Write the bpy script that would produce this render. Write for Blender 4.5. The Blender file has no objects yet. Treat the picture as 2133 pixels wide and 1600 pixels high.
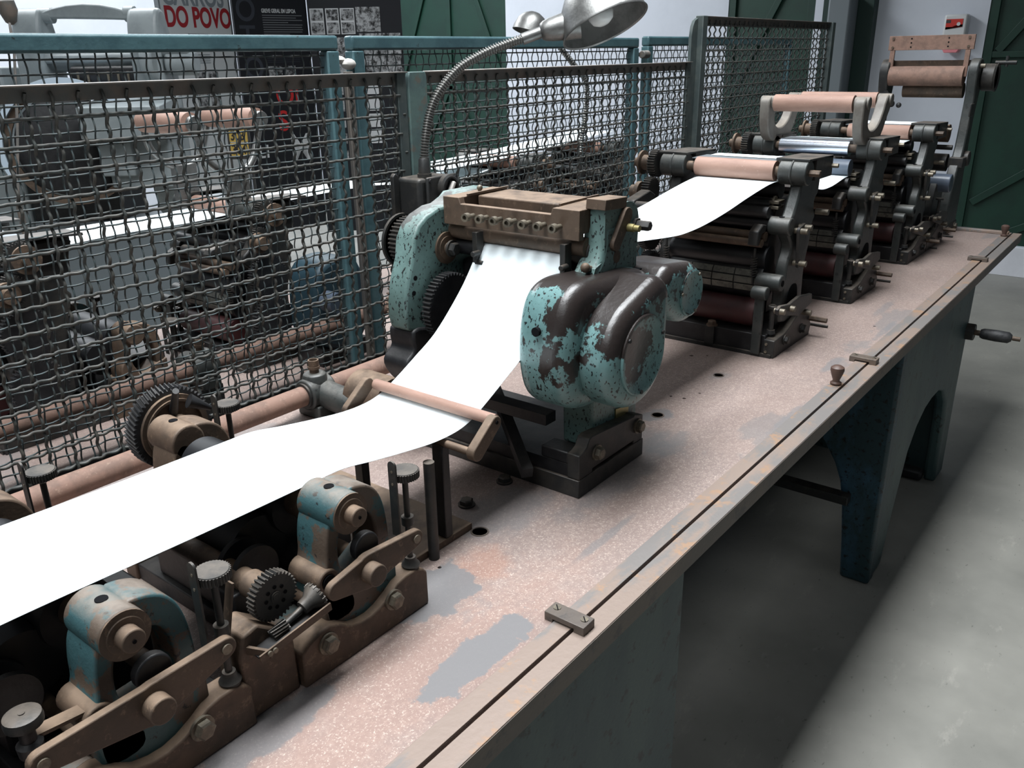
import bpy, bmesh, math, random
from mathutils import Vector, Matrix
random.seed(7)
PI = math.pi
S = bpy.context.scene
COL = S.collection

# ------------------------------------------------------------------ camera, world, light, exposure
cam_d = bpy.data.cameras.new('camera')
cam_d.sensor_width = 36.0
cam_d.lens = 29.737
cam_d.clip_start = 0.02
cam = bpy.data.objects.new('camera', cam_d)
COL.objects.link(cam)
RIGHT = Vector((0.61512487, -0.78824374, -0.01712318))
DOWN = Vector((-0.29530501, -0.21020247, -0.93199242))
FWD = Vector((0.73103785, 0.57834828, -0.3620731))
m = Matrix((RIGHT, -DOWN, -FWD)).transposed().to_4x4()
m.translation = Vector((0, 0, 1.5))
cam.matrix_world = m
S.camera = cam

w = bpy.data.worlds.new('world')
S.world = w
w.use_nodes = True
w.node_tree.nodes['Background'].inputs[0].default_value = (0.80, 0.90, 1.0, 1)
w.node_tree.nodes['Background'].inputs[1].default_value = 0.075


def area(name, loc, sx, sy, power, rot=(0, 0, 0), col=(0.93, 0.97, 1.0), spread=180):
    d = bpy.data.lights.new(name, 'AREA')
    d.shape = 'RECTANGLE'
    d.size = sx
    d.size_y = sy
    d.energy = power
    d.color = col
    d.spread = math.radians(spread)
    o = bpy.data.objects.new(name, d)
    COL.objects.link(o)
    o.location = loc
    o.rotation_euler = rot
    return o


# rooflight strips of the hall: one above the machines, one above the far aisle, one behind the camera
area('rooflight_over_press', (1.0, 1.15, 4.3), 4.4, 1.1, 208, spread=125)
area('rooflight_over_aisle', (3.2, 5.9, 4.3), 5.4, 1.6, 400)
area('rooflight_behind', (-2.4, 0.6, 4.0), 1.4, 3.2, 48, (0, math.radians(-28), 0))
S.view_settings.view_transform = 'Standard'
S.view_settings.look = 'None'
S.view_settings.gamma = 1.0
S.view_settings.use_curve_mapping = False
S.view_settings.exposure = 0.0

# ------------------------------------------------------------------ materials


def srgb(r, g, b):
    f = lambda c: c / 12.92 if c <= 0.04045 else ((c + 0.055) / 1.055) ** 2.4
    return (f(r / 255), f(g / 255), f(b / 255), 1)


def nd(nt, t, **k):
    n = nt.nodes.new(t)
    for a, v in k.items():
        setattr(n, a, v)
    return n


def tex(nt, scale, detail=6, rough=0.6, stretch=None, seed=0.0):
    tc = nd(nt, 'ShaderNodeNewGeometry')
    mp = nd(nt, 'ShaderNodeMapping')
    mp.inputs['Location'].default_value = (seed, seed * 1.7, seed * 0.6)
    if stretch:
        mp.inputs['Scale'].default_value = stretch
    nt.links.new(tc.outputs['Position'], mp.inputs['Vector'])
    n = nd(nt, 'ShaderNodeTexNoise')
    n.inputs['Scale'].default_value = scale
    n.inputs['Detail'].default_value = detail
    n.inputs['Roughness'].default_value = rough
    nt.links.new(mp.outputs[0], n.inputs['Vector'])
    return n.outputs['Fac']


def ramp(nt, fac, a, b):
    r = nd(nt, 'ShaderNodeMapRange')
    r.inputs['From Min'].default_value = a
    r.inputs['From Max'].default_value = b
    nt.links.new(fac, r.inputs['Value'])
    return r.outputs[0]


def mix(nt, fac, a, b):
    x = nd(nt, 'ShaderNodeMix', data_type='RGBA')
    for s, v in ((x.inputs['Factor'], fac), (x.inputs['A'], a), (x.inputs['B'], b)):
        if isinstance(v, (tuple, float, int)):
            s.default_value = v
        else:
            nt.links.new(v, s)
    return x.outputs['Result']


def mul(nt, a, b):
    x = nd(nt, 'ShaderNodeMath', operation='MULTIPLY')
    for s, v in ((x.inputs[0], a), (x.inputs[1], b)):
        if isinstance(v, (float, int)):
            s.default_value = v
        else:
            nt.links.new(v, s)
    return x.outputs[0]


def new_mat(name):
    mt = bpy.data.materials.new(name)
    mt.use_nodes = True
    nt = mt.node_tree
    return mt, nt, nt.nodes['Principled BSDF']


def upness(nt, a=0.5, b=0.95):
    g = nd(nt, 'ShaderNodeNewGeometry')
    s = nd(nt, 'ShaderNodeSeparateXYZ')
    nt.links.new(g.outputs['Normal'], s.inputs[0])
    return ramp(nt, s.outputs['Z'], a, b)


def surf(name, base, alt=None, third=None, rough=0.6, metal=0.0, scale=18, lo=0.45, hi=0.6, lo3=0.56, hi3=0.64, scale3=40,
         dust=None, dust_amt=0.0, bump=0.15, bscale=90, stretch=None, seed=0.0, spec=0.5):
    """general worn surface: base colour, patches of a second and third colour, settled dust, fine relief"""
    mt, nt, p = new_mat(name)
    c = base
    if alt:
        c = mix(nt, ramp(nt, tex(nt, scale, 8, 0.65, stretch, seed), lo, hi), base, alt)
    if third:
        c = mix(nt, ramp(nt, tex(nt, scale3, 9, 0.7, None, seed + 3.1), lo3, hi3), c, third)
    if dust:
        d = mul(nt, upness(nt), ramp(nt, tex(nt, 30, 5, 0.6, None, seed + 5.0), 0.3, 0.6))
        c = mix(nt, mul(nt, d, dust_amt), c, dust)
    if isinstance(c, tuple):
        p.inputs['Base Color'].default_value = c
    else:
        nt.links.new(c, p.inputs['Base Color'])
    p.inputs['Roughness'].default_value = rough
    p.inputs['Metallic'].default_value = metal
    p.inputs['Specular IOR Level'].default_value = spec
    if bump:
        bn = nd(nt, 'ShaderNodeBump')
        bn.inputs['Strength'].default_value = bump
        bn.inputs['Distance'].default_value = 0.004
        nt.links.new(tex(nt, bscale, 6, 0.6, None, seed + 1.3), bn.inputs['Height'])
        nt.links.new(bn.outputs[0], p.inputs['Normal'])
    return mt


def plain(name, c, rough=0.6, metal=0.0, spec=0.5):
    mt, nt, p = new_mat(name)
    p.inputs['Base Color'].default_value = c
    p.inputs['Roughness'].default_value = rough
    p.inputs['Metallic'].default_value = metal
    p.inputs['Specular IOR Level'].default_value = spec
    return mt


DUST = srgb(150, 128, 110)
M = {}


def paint(name, c1, c2, bare, chip=0.6, wear=0.6, rough=0.45, dust=None):
    """old paint: two tones, many small dark chips, rubbed through to brown metal where hands and cloths touch"""
    mt, nt, p = new_mat(name)
    c = mix(nt, ramp(nt, tex(nt, 7, 6, 0.6), 0.4, 0.62), c1, c2)
    c = mix(nt, ramp(nt, tex(nt, 185, 4, 0.55, (1, 1, .65), 7.0), chip + .02, chip + .045), c, srgb(28, 30, 31))
    g = nd(nt, 'ShaderNodeNewGeometry')
    sp = nd(nt, 'ShaderNodeSeparateXYZ')
    nt.links.new(g.outputs['Normal'], sp.inputs[0])

    def ma(op, a, b):
        x = nd(nt, 'ShaderNodeMath', operation=op)
        for s_, v in ((x.inputs[0], a), (x.inputs[1], b)):
            if isinstance(v, (float, int)):
                s_.default_value = v
            else:
                nt.links.new(v, s_)
        return x.outputs[0]
    nz = ma('MULTIPLY', sp.outputs['Z'], 0.16)
    nx = ma('MULTIPLY', sp.outputs['X'], 0.05)
    k = ma('ADD', ma('ADD', tex(nt, 13, 9, 0.62, None, 3.3), nz), nx)
    c = mix(nt, ramp(nt, k, wear, wear + .018), c, bare)
    if dust:
        d = mul(nt, upness(nt), ramp(nt, tex(nt, 30, 5, 0.6, None, 5.0), 0.3, 0.6))
        c = mix(nt, mul(nt, d, 0.4), c, dust)
    nt.links.new(c, p.inputs['Base Color'])
    p.inputs['Roughness'].default_value = rough
    bn = nd(nt, 'ShaderNodeBump')
    bn.inputs['Strength'].default_value = 0.18
    bn.inputs['Distance'].default_value = 0.003
    nt.links.new(tex(nt, 110, 6, 0.6, None, 1.3), bn.inputs['Height'])
    nt.links.new(bn.outputs[0], p.inputs['Normal'])
    return mt


M['teal'] = paint('chipped_teal_paint', srgb(104, 131, 127), srgb(82, 104, 100), srgb(46, 42, 40), chip=0.565, wear=0.68, dust=srgb(142, 148, 144))
M['teal_worn'] = paint('teal_paint_worn_to_brown', srgb(106, 141, 141), srgb(86, 118, 117), srgb(42, 36, 34), chip=0.575, wear=0.52, rough=0.30)
M['teal_dark'] = surf('dirty_teal_paint', srgb(50, 82, 86), srgb(84, 72, 62), srgb(26, 28, 30), rough=0.55, scale=20, lo=0.49, hi=0.52, lo3=0.60, hi3=0.63, scale3=60, dust=srgb(128, 118, 108), dust_amt=0.75, bump=0.25)
M['iron'] = surf('dark_oiled_iron', srgb(38, 39, 39), srgb(54, 52, 49), None, rough=0.5, metal=0.15, scale=20, dust=srgb(112, 102, 92), dust_amt=0.6)
M['iron_teal'] = surf('iron_with_teal_paint', srgb(48, 52, 51), srgb(60, 61, 59), srgb(33, 34, 34), rough=0.45, metal=0.1, scale=16, scale3=40, dust=srgb(112, 109, 103), dust_amt=0.6)
M['black_iron'] = surf('black_greasy_iron', srgb(17, 18, 21), srgb(32, 32, 34), None, rough=0.5, scale=24, dust=srgb(70, 66, 62), dust_amt=0.4)
M['bronze'] = surf('dusty_brown_steel', srgb(86, 70, 57), srgb(69, 57, 47), srgb(106, 88, 72), rough=0.62, metal=0.1, scale=14, scale3=70,
                   dust=srgb(140, 118, 98), dust_amt=0.65)
M['bolt'] = surf('bolt_steel', srgb(120, 112, 98), srgb(92, 86, 76), None, rough=0.45, metal=0.4, scale=60)
M['pink'] = surf('pinkish_oxide_roller', srgb(150, 119, 105), srgb(137, 107, 94), srgb(166, 142, 128), rough=0.65, scale=30, scale3=120, lo3=0.6, hi3=0.72, stretch=(1, 0.25, 1), bump=0.06)
M['pipe'] = surf('dusty_rust_pipe', srgb(128, 100, 87), srgb(110, 87, 76), srgb(146, 122, 106), rough=0.75, scale=24, scale3=130, lo3=0.58, hi3=0.7)
M['chrome'] = plain('chrome_roller', srgb(196, 203, 214), 0.27, 1.0)
M['steel_dark'] = plain('blue_grey_rubber_roller', srgb(84, 94, 108), 0.35)
M['rubber'] = plain('black_rubber_roller', srgb(20, 21, 24), 0.42)
M['redrubber'] = surf('dark_red_rubber_roller', srgb(66, 34, 34), srgb(54, 28, 29), None, rough=0.5, scale=14, bump=0)
M['bracket'] = surf('grey_brown_cast_bracket', srgb(104, 100, 94), srgb(92, 86, 80), None, rough=0.55, scale=24, dust=srgb(150, 140, 128), dust_amt=0.6)
M['plate'] = surf('printing_plate_grey', srgb(104, 104, 96), srgb(84, 84, 78), srgb(60, 60, 58), rough=0.45, metal=0.3, scale=40, scale3=90)
M['fence'] = surf('dark_green_grey_fence_wire', srgb(52, 57, 55), srgb(68, 66, 61), None, rough=0.55, scale=60, dust=srgb(128, 124, 118), dust_amt=0.55)
M['fence_post'] = surf('grey_green_fence_post', srgb(86, 108, 104), srgb(74, 92, 92), srgb(96, 92, 84), rough=0.5, scale=12, scale3=30)
M['fence_rail'] = surf('grey_brown_flat_iron', srgb(88, 86, 82), srgb(102, 92, 84), None, rough=0.5, scale=20, dust=srgb(188, 182, 178), dust_amt=0.8)
M['fence_dark'] = surf('dark_grey_green_angle_iron', srgb(62, 72, 72), srgb(76, 84, 82), None, rough=0.5, scale=20)
M['bluefence'] = surf('blue_green_fence_paint', srgb(70, 98, 103), srgb(60, 86, 92), srgb(46, 48, 46), rough=0.36, scale=14, lo3=0.62, hi3=0.68, scale3=50)
M['bluewire'] = surf('dusty_blue_green_wire', srgb(60, 72, 74), srgb(72, 74, 72), None, rough=0.6, scale=70)
M['paper'] = plain('white_paper', (0.80, 0.865, 0.885, 1), 0.8, spec=0.1)
M['alu'] = surf('scuffed_aluminium', srgb(132, 132, 130), srgb(104, 104, 102), srgb(76, 74, 72), rough=0.42, metal=0.8, scale=26, lo=0.42, hi=0.68, scale3=60, lo3=0.60, hi3=0.7)
M['aluin'] = surf('lamp_inner_grey', srgb(126, 126, 124), srgb(106, 106, 104), srgb(70, 62, 56), rough=0.55, metal=0.3, scale=18, scale3=90, lo3=0.68, hi3=0.72)
M['hose'] = plain('ribbed_steel_hose', srgb(112, 111, 108), 0.38, 0.7)
M['bulb'] = plain('frosted_bulb_glass', srgb(214, 216, 214), 0.2)
M['greypress'] = surf('grey_press_enamel', srgb(142, 150, 152), srgb(130, 138, 140), None, rough=0.4, scale=8, bump=0.04)
M['paleblue'] = plain('pale_blue_enamel', srgb(196, 212, 226), 0.35)
M['bluecover'] = plain('deep_blue_enamel', srgb(34, 56, 66), 0.5)
M['white'] = surf('white_wall_plaster', srgb(206, 211, 220), srgb(200, 205, 214), None, rough=0.85, scale=2.0, bump=0.05, bscale=40, spec=0.2)
M['skirt'] = surf('white_painted_skirting', srgb(214, 216, 222), srgb(206, 208, 214), None, rough=0.6, scale=5, bump=0.03)
M['green'] = surf('dark_green_door_paint', srgb(13, 52, 40), srgb(11, 46, 36), None, rough=0.5, scale=5, bump=0.05)
M['greendark'] = plain('darker_green_frame', srgb(14, 44, 38), 0.5)
M['greycab'] = plain('grey_cabinet', srgb(104, 112, 116), 0.5)
M['greydark'] = plain('dark_grey_cabinet', srgb(62, 68, 72), 0.5)
M['whiteplastic'] = plain('white_plastic', srgb(206, 208, 208), 0.4)
M['redprint'] = plain('red_print', srgb(196, 52, 42), 0.5)
M['pinkplastic'] = plain('translucent_pink_plastic', srgb(226, 140, 146), 0.3)
M['darkprint'] = plain('dark_print', srgb(60, 58, 60), 0.5)
M['postwhite'] = plain('poster_white', srgb(206, 210, 212), 0.55)
M['postblack'] = plain('poster_black', srgb(22, 24, 31), 0.5)
M['letter_red'] = plain('letter_red', srgb(160, 26, 36), 0.55)
M['letter_bright'] = plain('letter_bright_red', srgb(205, 44, 46), 0.55)
M['letter_grey'] = plain('letter_grey', srgb(132, 140, 146), 0.55)
M['letter_slate'] = plain('letter_slate', srgb(58, 62, 72), 0.55)
M['letter_white'] = plain('letter_white', srgb(214, 216, 218), 0.55)
M['letter_text'] = plain('small_print_grey', srgb(120, 122, 126), 0.55)
M['letter_black'] = plain('letter_black', srgb(24, 22, 20), 0.55)
M['alframe'] = plain('aluminium_poster_edge', srgb(150, 156, 160), 0.35, 0.6)
M['yellow'] = plain('yellow_number_plate', srgb(158, 132, 62), 0.5)
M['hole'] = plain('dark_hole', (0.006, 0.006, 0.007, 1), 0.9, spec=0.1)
M['knob'] = plain('brown_turned_knob', srgb(82, 62, 54), 0.5)
M['handle'] = surf('black_grip', srgb(30, 31, 33), srgb(46, 46, 47), None, rough=0.55, scale=60, bump=0.4)
M['tape'] = surf('brown_weathered_wood', srgb(86, 80, 74), srgb(66, 64, 62), None, rough=0.8, scale=30, stretch=(1, 1, 0.1))
M['pad'] = plain('grey_white_pad', srgb(176, 172, 166), 0.7)
M['brass'] = plain('brass_plate', srgb(150, 140, 96), 0.4, 0.6)


def photo_mat():
    mt, nt, p = new_mat('black_and_white_photograph')
    a = ramp(nt, tex(nt, 26, 8, 0.75), 0.42, 0.58)
    c = mix(nt, a, srgb(28, 28, 30), srgb(184, 186, 188))
    nt.links.new(c, p.inputs['Base Color'])
    p.inputs['Roughness'].default_value = 0.5
    return mt


M['photo'] = photo_mat()


def blotch(nt, x, y, rx, ry, soft=0.25, rot=0.0):
    """a stain or darker patch with a place of its own on the bench: an ellipse with a ragged rim"""
    g = nd(nt, 'ShaderNodeNewGeometry')
    mp = nd(nt, 'ShaderNodeMapping', vector_type='TEXTURE')
    mp.inputs['Location'].default_value = (x, y, 0.78)
    mp.inputs['Rotation'].default_value = (0, 0, rot)
    mp.inputs['Scale'].default_value = (rx, ry, 1.0)
    nt.links.new(g.outputs['Position'], mp.inputs['Vector'])
    ln = nd(nt, 'ShaderNodeVectorMath', operation='LENGTH')
    nt.links.new(mp.outputs[0], ln.inputs[0])
    ad = nd(nt, 'ShaderNodeMath', operation='MULTIPLY_ADD')
    nt.links.new(tex(nt, 28, 5, 0.6, None, x), ad.inputs[0])
    ad.inputs[1].default_value = 1.7
    nt.links.new(ln.outputs['Value'], ad.inputs[2])
    return ramp(nt, ad.outputs[0], 1.85 + soft / 2, 1.85 - soft / 2)


def table_mat():
    mt, nt, p = new_mat('rusty_table_steel')
    c = mix(nt, ramp(nt, tex(nt, 5, 6, 0.6), 0.35, 0.65), srgb(130, 115, 110), srgb(139, 121, 114))
    c = mix(nt, ramp(nt, tex(nt, 130, 6, 0.75, None, 2.0), 0.46, 0.62), c, srgb(151, 134, 126))
    red = blotch(nt, .58, .62, .30, .075, .9)
    c = mix(nt, mul(nt, red, .4), c, srgb(156, 122, 108))
    c = mix(nt, mul(nt, blotch(nt, .83, .72, .05, .04, .6), .5), c, srgb(158, 116, 98))
    c = mix(nt, mul(nt, ramp(nt, tex(nt, 330, 4, 0.75, None, 8.0), 0.56, 0.64), 0.75), c, srgb(196, 180, 168))
    c = mix(nt, mul(nt, ramp(nt, tex(nt, 3.2, 7, 0.55, (0.5, 1.0, 1.0), 4.4), 0.59, 0.61), 0.6), c, srgb(118, 114, 113))
    c = mix(nt, mul(nt, ramp(nt, tex(nt, 2.2, 4, 0.5, None, 12.0), 0.55, 0.75), 0.5), c, srgb(104, 84, 78))
    gray = srgb(112, 111, 112)
    for x, y, rx, ry, so, am in ((.665, .590, .105, .030, .12, .95), (.735, .735, .075, .055, .15, .9), (.42, .70, .10, .03, .2, .8), (1.0, .612, .09, .008, .5, .6), (1.64, .556, .10, .010, .5, .6),
                                 (2.02, .592, .06, .012, .5, .7), (2.36, .566, .10, .010, .5, .6), (1.49, .785, .035, .03, .3, .8), (1.19, .70, .16, .035, .6, .5), (1.36, .76, .05, .09, .6, .5),
                                 (.98, .80, .10, .06, .6, .6), (1.78, .78, .03, .02, .5, .5), (2.60, .63, .09, .012, .5, .5)):  # softest patches form a darker halo round the teal unit's base
        c = mix(nt, mul(nt, blotch(nt, x, y, rx, ry, so), am), c, gray)
    nt.links.new(c, p.inputs['Base Color'])
    p.inputs['Roughness'].default_value = 0.56
    p.inputs['Metallic'].default_value = 0.1
    bn = nd(nt, 'ShaderNodeBump')
    bn.inputs['Strength'].default_value = 0.12
    bn.inputs['Distance'].default_value = 0.003
    nt.links.new(tex(nt, 150, 6, 0.65), bn.inputs['Height'])
    nt.links.new(bn.outputs[0], p.inputs['Normal'])
    return mt


M['table'] = table_mat()
M['edge'] = surf('table_edge_steel', srgb(92, 84, 78), srgb(104, 92, 82), srgb(74, 70, 68), rough=0.5, metal=0.2, scale=8, scale3=30, stretch=(0.3, 1, 1))
M['bar'] = surf('worn_slide_bar_steel', srgb(138, 122, 112), srgb(120, 115, 112), srgb(152, 124, 102), rough=0.5, metal=0.15, scale=7, lo=.5, hi=.56, scale3=14, lo3=.56, hi3=.62, stretch=(0.35, 1, 1))
M['bed'] = surf('blue_green_bench_paint', srgb(60, 80, 79), srgb(44, 66, 70), srgb(32, 36, 36), rough=0.5, scale=6, lo=.42, hi=.6, lo3=0.57, hi3=0.63, scale3=24, stretch=(1, 1, 0.35))
M['leg'] = surf('blue_leg_paint_chipped', srgb(34, 58, 64), srgb(50, 84, 104), srgb(22, 24, 25), rough=0.5, scale=5, lo=0.46, hi=0.58, lo3=0.56, hi3=0.60, scale3=60, stretch=(1, 1, .6))


def floor_mat():
    mt, nt, p = new_mat('polished_concrete')
    c = mix(nt, ramp(nt, tex(nt, 2.4, 8, 0.6), 0.35, 0.68), srgb(126, 125, 119), srgb(148, 146, 139))
    c = mix(nt, mul(nt, ramp(nt, tex(nt, 60, 5, 0.6, (0.6, 1.2, 1), 3.0), 0.66, 0.72), 0.6), c, srgb(84, 84, 80))
    c = mix(nt, mul(nt, ramp(nt, tex(nt, 14, 7, 0.7, (0.5, 1.2, 1), 6.0), 0.60, 0.72), 0.4), c, srgb(172, 168, 160))
    nt.links.new(c, p.inputs['Base Color'])
    p.inputs['Roughness'].default_value = 0.42
    bn = nd(nt, 'ShaderNodeBump')
    bn.inputs['Strength'].default_value = 0.08
    nt.links.new(tex(nt, 40, 6, 0.6), bn.inputs['Height'])
    nt.links.new(bn.outputs[0], p.inputs['Normal'])
    return mt


M['floor'] = floor_mat()

# ------------------------------------------------------------------ building helpers
ORIG = {}


def thing(name, label, cat, loc, group=None):
    o = bpy.data.objects.new(name, None)
    COL.objects.link(o)
    o.empty_display_size = 0.05
    o.location = loc
    o['label'] = label
    o['category'] = cat
    if group:
        o['group'] = group
    ORIG[o] = Vector(loc)
    return o


def frame_of(axis):
    a = Vector(axis).normalized()
    h = Vector((0, 0, 1)) if abs(a.z) < 0.9 else Vector((1, 0, 0))
    u = a.cross(h).normalized()
    return u, a.cross(u).normalized(), a


class B:
    def __init__(s):
        s.v = []
        s.f = []

    def add(s, vs, fs):
        k = len(s.v)
        s.v += [tuple(x) for x in vs]
        s.f += [tuple(i + k for i in f) for f in fs]
        return s

    def box(s, x0, x1, y0, y1, z0, z1):
        return s.add([(x0, y0, z0), (x1, y0, z0), (x1, y1, z0), (x0, y1, z0), (x0, y0, z1), (x1, y0, z1), (x1, y1, z1), (x0, y1, z1)],
                     [(0, 3, 2, 1), (4, 5, 6, 7), (0, 1, 5, 4), (1, 2, 6, 5), (2, 3, 7, 6), (3, 0, 4, 7)])

    def bar(s, p0, p1, wx, wy, up=(0, 0, 1)):
        p0, p1 = Vector(p0), Vector(p1)
        a = (p1 - p0).normalized()
        u = a.cross(Vector(up)).normalized()
        v = u.cross(a)
        vs = []
        for p in (p0, p1):
            for i, j in ((-1, -1), (1, -1), (1, 1), (-1, 1)):
                vs.append(p + u * wx * i / 2 + v * wy * j / 2)
        return s.add(vs, [(0, 3, 2, 1), (4, 5, 6, 7), (0, 1, 5, 4), (1, 2, 6, 5), (2, 3, 7, 6), (3, 0, 4, 7)])

    def rev(s, prof, o, axis, n=24, cap=True):
        """profile of (distance along axis, radius)"""
        o = Vector(o)
        u, v, a = frame_of(axis)
        vs, fs = [], []
        for t, r in prof:
            for i in range(n):
                q = 2 * PI * i / n
                vs.append(o + a * t + (u * math.cos(q) + v * math.sin(q)) * r)
        for k in range(len(prof) - 1):
            for i in range(n):
                j = (i + 1) % n
                fs.append((k * n + i, k * n + j, (k + 1) * n + j, (k + 1) * n + i))
        if cap and prof[0][1] > 1e-6:
            fs.append(tuple(range(n))[::-1])
        if cap and prof[-1][1] > 1e-6:
            fs.append(tuple(range((len(prof) - 1) * n, len(prof) * n)))
        return s.add(vs, fs)

    def cyl(s, p0, p1, r, r2=None, n=24):
        p0, p1 = Vector(p0), Vector(p1)
        return s.rev([(0, r), ((p1 - p0).length, r if r2 is None else r2)], p0, p1 - p0, n)

    def cy(s, x, z, y0, y1, r, n=24):
        return s.cyl((x, y0, z), (x, y1, z), r, n=n)

    def prism(s, pts, d0, d1, ax='y'):
        n = len(pts)
        ar = sum(pts[i][0] * pts[(i + 1) % n][1] - pts[(i + 1) % n][0] * pts[i][1] for i in range(n))
        if ar < 0:
            pts = pts[::-1]
        f = {'y': lambda p, d: (p[0], d, p[1]), 'x': lambda p, d: (d, p[0], p[1]), 'z': lambda p, d: (p[0], p[1], d)}[ax]
        vs = [f(p, d0) for p in pts] + [f(p, d1) for p in pts]
        fs = [tuple(range(n)), tuple(range(n, 2 * n))[::-1]] + [(i, i + n, (i + 1) % n + n, (i + 1) % n) for i in range(n)]
        if ax != 'y':
            fs = [q[::-1] for q in fs]
        if d1 < d0:
            fs = [q[::-1] for q in fs]
        return s.add(vs, fs)

    def tube(s, path, r, n=8, closed_ends=True):
        P = [Vector(p) for p in path]
        vs, fs = [], []
        u = None
        for i, p in enumerate(P):
            t = (P[min(i + 1, len(P) - 1)] - P[max(i - 1, 0)]).normalized()
            if u is None:
                u = frame_of(t)[0]
            u = (u - t * u.dot(t)).normalized()
            v = t.cross(u)
            rr = r[i] if isinstance(r, (list, tuple)) else r
            for k in range(n):
                q = 2 * PI * k / n
                vs.append(p + (u * math.cos(q) + v * math.sin(q)) * rr)
        for i in range(len(P) - 1):
            for k in range(n):
                j = (k + 1) % n
                fs.append((i * n + k, i * n + j, (i + 1) * n + j, (i + 1) * n + k))
        if closed_ends:
            fs.append(tuple(range(n))[::-1])
            fs.append(tuple(range((len(P) - 1) * n, len(P) * n)))
        return s.add(vs, fs)

    def gear(s, c, axis, r, teeth, wdt, depth=0.004, helix=0.0):
        c = Vector(c)
        u, v, a = frame_of(axis)
        n = teeth * 4
        vs, fs = [], []
        for side in (0, 1):
            for i in range(n):
                q = 2 * PI * (i + 0.0) / n + helix * side
                rr = r if (i % 4) in (1, 2) else r - depth
                vs.append(c + a * (side - 0.5) * wdt + (u * math.cos(q) + v * math.sin(q)) * rr)
        for i in range(n):
            j = (i + 1) % n
            fs.append((i, j, n + j, n + i))
        fs += [tuple(range(n))[::-1], tuple(range(n, 2 * n))]
        return s.add(vs, fs)

    def hexb(s, p, axis, r, h):
        p = Vector(p)
        a = Vector(axis).normalized()
        s.rev([(-0.001, r * 1.25), (h * 0.25, r * 1.25)], p, a, 20)
        return s.rev([(h * 0.25, r), (h * 0.85, r), (h, r * 0.8)], p, a, 6)

    def sph(s, c, r, n=16, sc=(1, 1, 1)):
        c = Vector(c)
        vs, fs = [], []
        for i in range(n // 2 + 1):
            t = PI * i / (n // 2)
            for k in range(n):
                q = 2 * PI * k / n
                vs.append((c.x + r * sc[0] * math.sin(t) * math.cos(q), c.y + r * sc[1] * math.sin(t) * math.sin(q), c.z + r * sc[2] * math.cos(t)))
        for i in range(n // 2):
            for k in range(n):
                j = (k + 1) % n
                fs.append((i * n + k, (i + 1) * n + k, (i + 1) * n + j, i * n + j))
        return s.add(vs, fs)

    def xf(s, mat):
        s.v = [tuple(mat @ Vector(p)) for p in s.v]
        return s

    def out(s, name, mat, parent=None, bevel=0.0, seg=2, angle=38, label=None, kind=None):
        off = ORIG.get(parent, Vector((0, 0, 0)))
        me = bpy.data.meshes.new(name)
        me.from_pydata([tuple(Vector(p) - off) for p in s.v], [], s.f)
        me.validate()
        bm = bmesh.new()
        bm.from_mesh(me)
        bmesh.ops.remove_doubles(bm, verts=bm.verts, dist=1e-6)
        bmesh.ops.recalc_face_normals(bm, faces=bm.faces)
        bm.to_mesh(me)
        bm.free()
        me.polygons.foreach_set('use_smooth', [True] * len(me.polygons))
        me.set_sharp_from_angle(angle=math.radians(angle))
        me.materials.append(M[mat] if isinstance(mat, str) else mat)
        o = bpy.data.objects.new(name, me)
        COL.objects.link(o)
        if parent:
            o.parent = parent
        ORIG[o] = off
        if bevel:
            b = o.modifiers.new('bevel', 'BEVEL')
            b.width = bevel
            b.segments = seg
            b.limit_method = 'ANGLE'
            b.angle_limit = math.radians(40)
            b.use_clamp_overlap = True
        if label:
            o['label'] = label
        if kind:
            o['kind'] = kind
        return o


def tag(o, label, cat, group=None, kind=None):
    o['label'] = label
    o['category'] = cat
    if group:
        o['group'] = group
    if kind:
        o['kind'] = kind
    return o


def circ(c, r, n=20, a0=0.0, a1=2 * PI):
    return [(c[0] + r * math.cos(a0 + (a1 - a0) * i / n), c[1] + r * math.sin(a0 + (a1 - a0) * i / n)) for i in range(n + (0 if abs(a1 - a0 - 2 * PI) < 1e-6 else 1))]


def hull(cs, n=20):
    """convex outline round several circles (x, z, r)"""
    P = sorted(set((round(x + r * math.cos(2 * PI * i / n), 6), round(z + r * math.sin(2 * PI * i / n), 6)) for x, z, r in cs for i in range(n)))

    def half(Q):
        h = []
        for p in Q:
            while len(h) > 1 and (h[-1][0] - h[-2][0]) * (p[1] - h[-2][1]) - (h[-1][1] - h[-2][1]) * (p[0] - h[-2][0]) <= 1e-12:
                h.pop()
            h.append(p)
        return h
    a = half(P)
    b = half(P[::-1])
    return a[:-1] + b[:-1]


def smooth(pts, k=2):
    """closed Chaikin smoothing of an outline"""
    for _ in range(k):
        q = []
        for i in range(len(pts)):
            a, b = pts[i], pts[(i + 1) % len(pts)]
            q += [(a[0] * .75 + b[0] * .25, a[1] * .75 + b[1] * .25), (a[0] * .25 + b[0] * .75, a[1] * .25 + b[1] * .75)]
        pts = q
    return pts


def dup(root, loc, label, group=None, mirror=False, skip=()):
    r = root.copy()
    COL.objects.link(r)
    r.location = loc
    r['label'] = label
    if group:
        r['group'] = group
    if mirror:
        r.scale = (1, -1, 1)
    for ch in list(root.children):
        if ch.name.split('.')[0] in skip:
            continue
        c = ch.copy()
        COL.objects.link(c)
        c.parent = r
        for g in list(ch.children):
            d = g.copy()
            COL.objects.link(d)
            d.parent = c
    return r


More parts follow.
